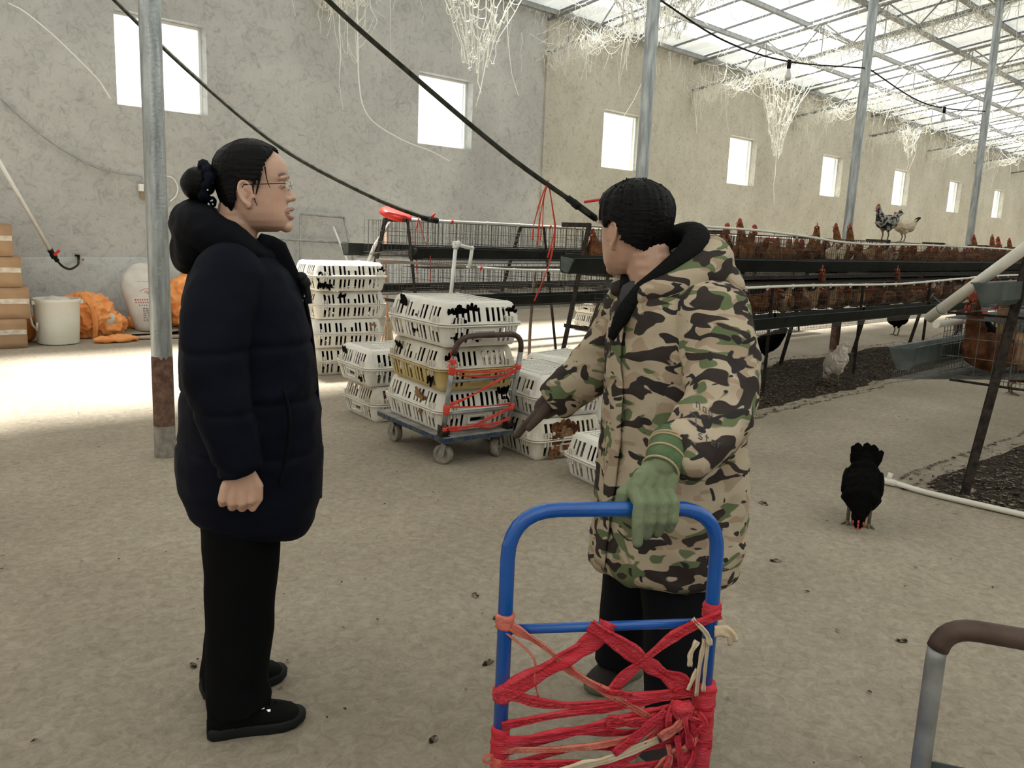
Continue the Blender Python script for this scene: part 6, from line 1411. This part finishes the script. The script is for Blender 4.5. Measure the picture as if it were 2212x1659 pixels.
LEG = {1: [(.145, -.075, .58), (.155, -.10, .34), (.165, -.13, .07)], -1: [(.055, .09, .58), (.03, .135, .34), (.005, .185, .07)]}
for s in (1, -1): chain(g, LEG[s], [.08, .06, .04], 10)
BH = Vector((.049, -.614, .847)); b_ = Vector((.952, .306, 0)); c_ = Vector((.306, -.952, 0)); Z = Vector((0, 0, 1))
WR = BH+b_*.028-c_*.040+Z*.078
ARM = [(.175, -.165, 1.215), (.198, -.25, 1.10), (.180, -.36, .995), (.128, -.465, .945), tuple(WR+Vector((.012, .035, .022)))]
chain(g, ARM, [.055, .05, .045, .04, .034], 10)
RARM = [(-.005, .165, 1.215), (-.065, .205, 1.10), (-.135, .225, 1.00), (-.205, .225, .93), (-.255, .225, .885)]
chain(g, RARM, [.055, .05, .043, .038, .032], 10)
me = remesh(g, 'body', .0034, 3); paint(me, HX.inverted(), HS, (.50, .30, .215), None); me.materials.append(M['skin']); obj('body', me, None, MA)
for s in (-1, 1):
    e = thing('eye', '', ''); del e['label']; del e['category']; e.parent = MA; g = G(); g.ell(HX @ (Vector((.0775, s*.0315*HWD, .1195))*HS), (.011, .011, .0075), 14, 10); obj('eyeball', g, M['eye_white'], e, True); g = G(); g.ell(HX @ (Vector((.0865, s*.0315*HWD, .1195))*HS), (.004, .004, .005), 10, 8); obj('iris', g, M['iris'], e, True)
def mh(x, y, z):
    xh = np.interp(z, [0, .045, .055, .075, .09, .105, .118, .13, .15, .17, .185, .20, .215, .232], [-.3, -.3, -.060, -.040, -.028, -.024, .022, .040, .046, .054, .070, .080, .085, .2])
    if abs(y) > .045 and ((x+.004)/.021)**2+((z-.097)/.034)**2 < 1: return False
    return x < xh+.004*noise.noise(Vector((z*50, y*40, 7)))
me = hair_shell(mh, .0125, HX, HS, HWD, .005, .03, 5); me = solid(me, .008); me.shade_smooth(); me.materials.append(M['hair']); obj('hair', me, None, MA)
g = G()
for k in range(150):   # short tufts breaking the outline
    th = random.uniform(0, 2*PI); z = .12+.11*random.random()
    q = head_pt(z, th)
    if not mh(q.x, q.y, z): continue
    p = head_pt(z, th, .012); d = Vector((-.6*q.x+random.gauss(0, .03), q.y*.4, .02+random.gauss(0, .02))); d = d.normalized()*random.uniform(.006, .012); g.tube([HX @ (p*HS), HX @ ((p+d*.6)*HS), HX @ ((p+d+Vector((0, 0, -.004)))*HS)], [.0028, .002, .0006], 4)
obj('hair_tufts', g, M['hair'], MA)['kind'] = 'stuff'
# coat
g = G()
g.rings([oval(.05, .0, 1.285, .085, .10, f_), oval(.065, 0, 1.255, .115, .155, f_), oval(.078, 0, 1.205, .14, .200, f_), oval(.088, 0, 1.10, .158, .215, f_), oval(.10, 0, .95, .168, .225, f_), oval(.108, 0, .80, .178, .235, f_), oval(.110, 0, .66, .186, .24, f_), oval(.108, 0, .555, .188, .242, f_, tilt=(0, .06)), oval(.100, 0, .475, .184, .235, f_, tilt=(.03, .14)), oval(.098, 0, .455, .165, .215, f_, tilt=(.03, .15))])
g.tube(bez(ARM, 6), [float(v) for v in np.interp(np.linspace(0, 1, 25), [0, .25, .5, .75, 1], [.095, .088, .082, .072, .056])], 24); g.ell(ARM[0], (.095, .09, .085), 20, 14)
g.tube(bez(RARM, 6), [float(v) for v in np.interp(np.linspace(0, 1, 25), [0, .25, .5, .75, 1], [.092, .088, .078, .068, .060])], 24); g.ell(RARM[0], (.09, .09, .085), 20, 14)
me = remesh(g, 'coat', .0085, 3)
def mk(v): 
    dl = min((Vector(v)-Vector(p)).length for p in ARM[1:]); return 1.7 if dl < .12 else 1.0
cloth(me, .0095, 8, 10, 13, mk); me.materials.append(M['camo']); obj('coat', me, None, MA)
g = G(); ctr = Vector((.045, 0, 1.30)); P = []; rr = []
for t in np.linspace(.45, 2*PI-.45, 30):
    k = (1-math.cos(t))/2; P.append(ctr+f_*(.105*math.cos(t)-.015)+l_*.128*math.sin(t)+Z*(-.055+.105*k)); rr.append(.028+.036*k)
g.tube(P, rr, 16); g.ell(ctr-f_*.145+Z*.0, (.075, .075, .085), 18, 12); g.ell(ctr-f_*.15-Z*.06, (.06, .08, .08), 18, 12); g.ell(ctr-f_*.13+l_*.09-Z*.02, (.06, .06, .06), 18, 12)
me = remesh(g, 'hood', .008, 3); cloth(me, .011, 11, 12, 21); me.materials.append(M['camo']); obj('hood', me, None, MA)
g = G(); P = []; rr = []
for t in np.linspace(.32, 2*PI-.32, 30):
    k = (1-math.cos(t))/2; P.append(ctr+f_*(.082*math.cos(t)+.0)+l_*.094*math.sin(t)+Z*(-.055+.165*k**.7)); rr.append(.026+.012*k)
g.tube(P, rr, 14); g.tube([ctr+f_*.085+l_*.045-Z*.045, ctr+f_*.125+l_*.03-Z*.10, ctr+f_*.150+l_*.015-Z*.17], [.028, .024, .012], 12); me = remesh(g, 'fleece_lining', .007, 2); me.materials.append(M['fleece']); obj('fleece_lining', me, None, MA)
g = G(); g.ell(ctr+f_*.075-Z*.055, (.045, .045, .04), 16, 12); me = g.mesh('scarf'); c = coords(me)
for i in range(len(c)): c[i] += .008*np.array(noise.noise_vector(Vector(c[i]*40)))
set_coords(me, c); me.materials.append(M['grey_cloth']); obj('scarf', me, None, MA, True)
g = G(); P = [Vector((cx0, 0, z0))+f_*(hd0+.010)+l_*(.012*math.sin(z0*9)) for cx0, z0, hd0 in ((.078, 1.20, .142), (.085, 1.12, .157), (.095, 1.0, .166), (.103, .88, .173), (.109, .74, .182), (.11, .62, .187), (.106, .50, .188))]; P = bez(P, 6)
R_ = [[p+f_*.008*math.cos(t)+l_*.030*math.sin(t) for t in np.linspace(0, 2*PI, 15)[:-1]] for p in P]; g.rings(R_); me = g.mesh('placket'); c = coords(me)
for i in range(len(c)): c[i] += .005*np.array(noise.noise_vector(Vector(c[i]*22)))
set_coords(me, c); me.materials.append(M['camo']); obj('placket', me, None, MA, True)
# lettering printed on the near sleeve (legible letters only)
coat_me = [o for o in COL.objects if o.parent is MA and o.name.startswith('coat')][0].data
GL = {'O': [(0, 0, .8, 0), (.8, 0, .8, 1), (.8, 1, 0, 1), (0, 1, 0, 0)], 'y': [(0, .7, .35, .1), (.75, .7, .2, -.35)], 's': [(.6, .7, .1, .6), (.1, .6, .1, .4), (.1, .4, .6, .3), (.6, .3, .5, 0), (.5, 0, 0, .05)], 't': [(.3, 1, .3, 0), (.05, .7, .6, .7)], 'e': [(.05, .35, .6, .35), (.6, .35, .5, .7), (.5, .7, .1, .65), (.1, .65, .05, .1), (.05, .1, .6, .02)], 'r': [(.1, .7, .1, 0), (.1, .5, .5, .7)], 'n': [(.05, .7, .05, 0), (.05, .6, .55, .6), (.55, .6, .55, 0)], 'a': [(.5, .7, .1, .6), (.1, .6, .1, .1), (.1, .1, .55, .1), (.55, .7, .55, 0)], 'p': [(.05, .7, .05, -.3), (.05, .65, .55, .6), (.55, .6, .5, .1), (.5, .1, .05, .1)]}
seg = []
for word, o3, sz in (('nap', Vector((.12, 0, 1.032)), .014), ('O', Vector((.106, 0, 1.010)), .015), ('ster', Vector((.122, 0, .985)), .015)):
    for i, ch in enumerate(word):
        for a, b, c2, d2 in GL[ch]:
            q = lambda x, zz: tuple(o3+Vector(((x+i)*sz*.95+.014, 0, zz*sz-(x+i)*sz*.45)))
            seg.append((q(a, b), q(c2, d2)))
onto(coat_me, [((a[0], -.42, a[2]), (b[0], -.42, b[2])) for a, b in seg], .0011, 'ink_dark', 'sleeve_print', MA, (0, 1, 0), 3)
# gloves
g = G(); offs = (-.038, -.0125, .0125, .036); lens = (.064, .052, .046, .040); rad = (.0135, .0138, .0132, .0122)
for i in range(4):
    o = b_*offs[i]; K = BH+o+Z*(.034-.003*abs(i-1.2))-c_*.012; r = rad[i]
    chain(g, [WR+b_*(offs[i]*.45)-Z*.004, WR.lerp(K, .55)+b_*(offs[i]*.3)+Z*.006, K], [.024, .019, r+.002], 12)
    chain(g, [K, BH+o+c_*.027+Z*.018, BH+o+c_*.033-Z*.014+b_*(-.002), BH+o+c_*(.026 if i == 0 else .015)-Z*lens[i]+b_*(-.002 if i else .002)], [r+.001, r, r*.97, r*.86], 12)
chain(g, [WR-b_*.02-Z*.012, BH-b_*.055-c_*.030+Z*.02, BH-b_*.058-c_*.026-Z*.020, BH-b_*.030-c_*.012-Z*.036], [.020, .016, .0145, .012], 12)
FA = (Vector(ARM[-1])-WR).normalized()
chain(g, [WR, WR+FA*.03], [.034, .036], 14)
me = remesh(g, 'glove', .0026, 2); cloth(me, .0016, 40, 40, 3); me.materials.append(M['glove']); gv = obj('glove', me, None, MA); gv['label'] = 'green rubber glove gripping the blue handle'
g = G(); g.tube([WR-FA*.012, WR+FA*.02, WR+FA*.055, WR+FA*.085], [.038, .041, .045, .046], 24); me = g.mesh('glove_cuff'); me.materials.append(M['glove_dark']); obj('glove_cuff', me, None, gv, True)
for k, (t, r) in enumerate(((-.010, .0392), (.026, .0425), (.055, .046), (.062, .0465))):
    g = G(); u = FA.orthogonal().normalized(); v = FA.cross(u); g.tube([WR+FA*t+(u*math.cos(a)+v*math.sin(a))*r for a in np.linspace(0, 2*PI, 28)[:-1]], .0026, 6, closed=True); obj('cuff_band', g, M['knit'], gv, True)
g = G(); E = Vector(RARM[-1]); D = (E-Vector(RARM[-2])).normalized(); S_ = D.cross(Z).normalized()
chain(g, [E-D*.03, E+D*.03], [.045, .036], 12)
for i in range(4):
    o = S_*(-.033+.022*i); K = E+D*.075+o; chain(g, [E+D*.02+o*.5, K], [.022, .014], 10); L_ = (.062, .074, .07, .055)[i]; chain(g, [K, K+D*L_*.5-Z*.004, K+D*L_*.95-Z*.016], [.013, .012, .010], 10)
chain(g, [E+D*.01-S_*.03, E+D*.05-S_*.055-Z*.01, E+D*.085-S_*.058-Z*.018], [.017, .014, .011], 10)
me = remesh(g, 'glove', .003, 2); me.materials.append(M['glove_brown']); obj('glove', me, None, MA)['label'] = 'brown glove on the hand swung back towards the crates'
# trousers and shoes
g = G()
for s in (1, -1):
    p = LEG[s]; pts = [Vector(p[0]), Vector(p[0]).lerp(Vector(p[1]), .5), Vector(p[1]), Vector(p[1]).lerp(Vector(p[2]), .5), Vector(p[2])]
    g.rings([oval(q.x, q.y, q.z, a, b2, f_, 32, 1) for q, (a, b2) in zip(pts, ((.115, .105), (.105, .098), (.095, .09), (.085, .082), (.08, .078)))])
me = remesh(g, 'trousers', .008, 2); cloth(me, .007, 8, 6, 9); me.materials.append(M['black_denim']); obj('trousers', me, None, MA)
shoe(MA, (.055, .255, 0), (-.085, .075, 0), 'shoe_brown', 'sole_green', .085, .05); shoe(MA, (.235, -.10, 0), (.08, -.29, 0), 'shoe_brown', 'sole_green', .085, .05)
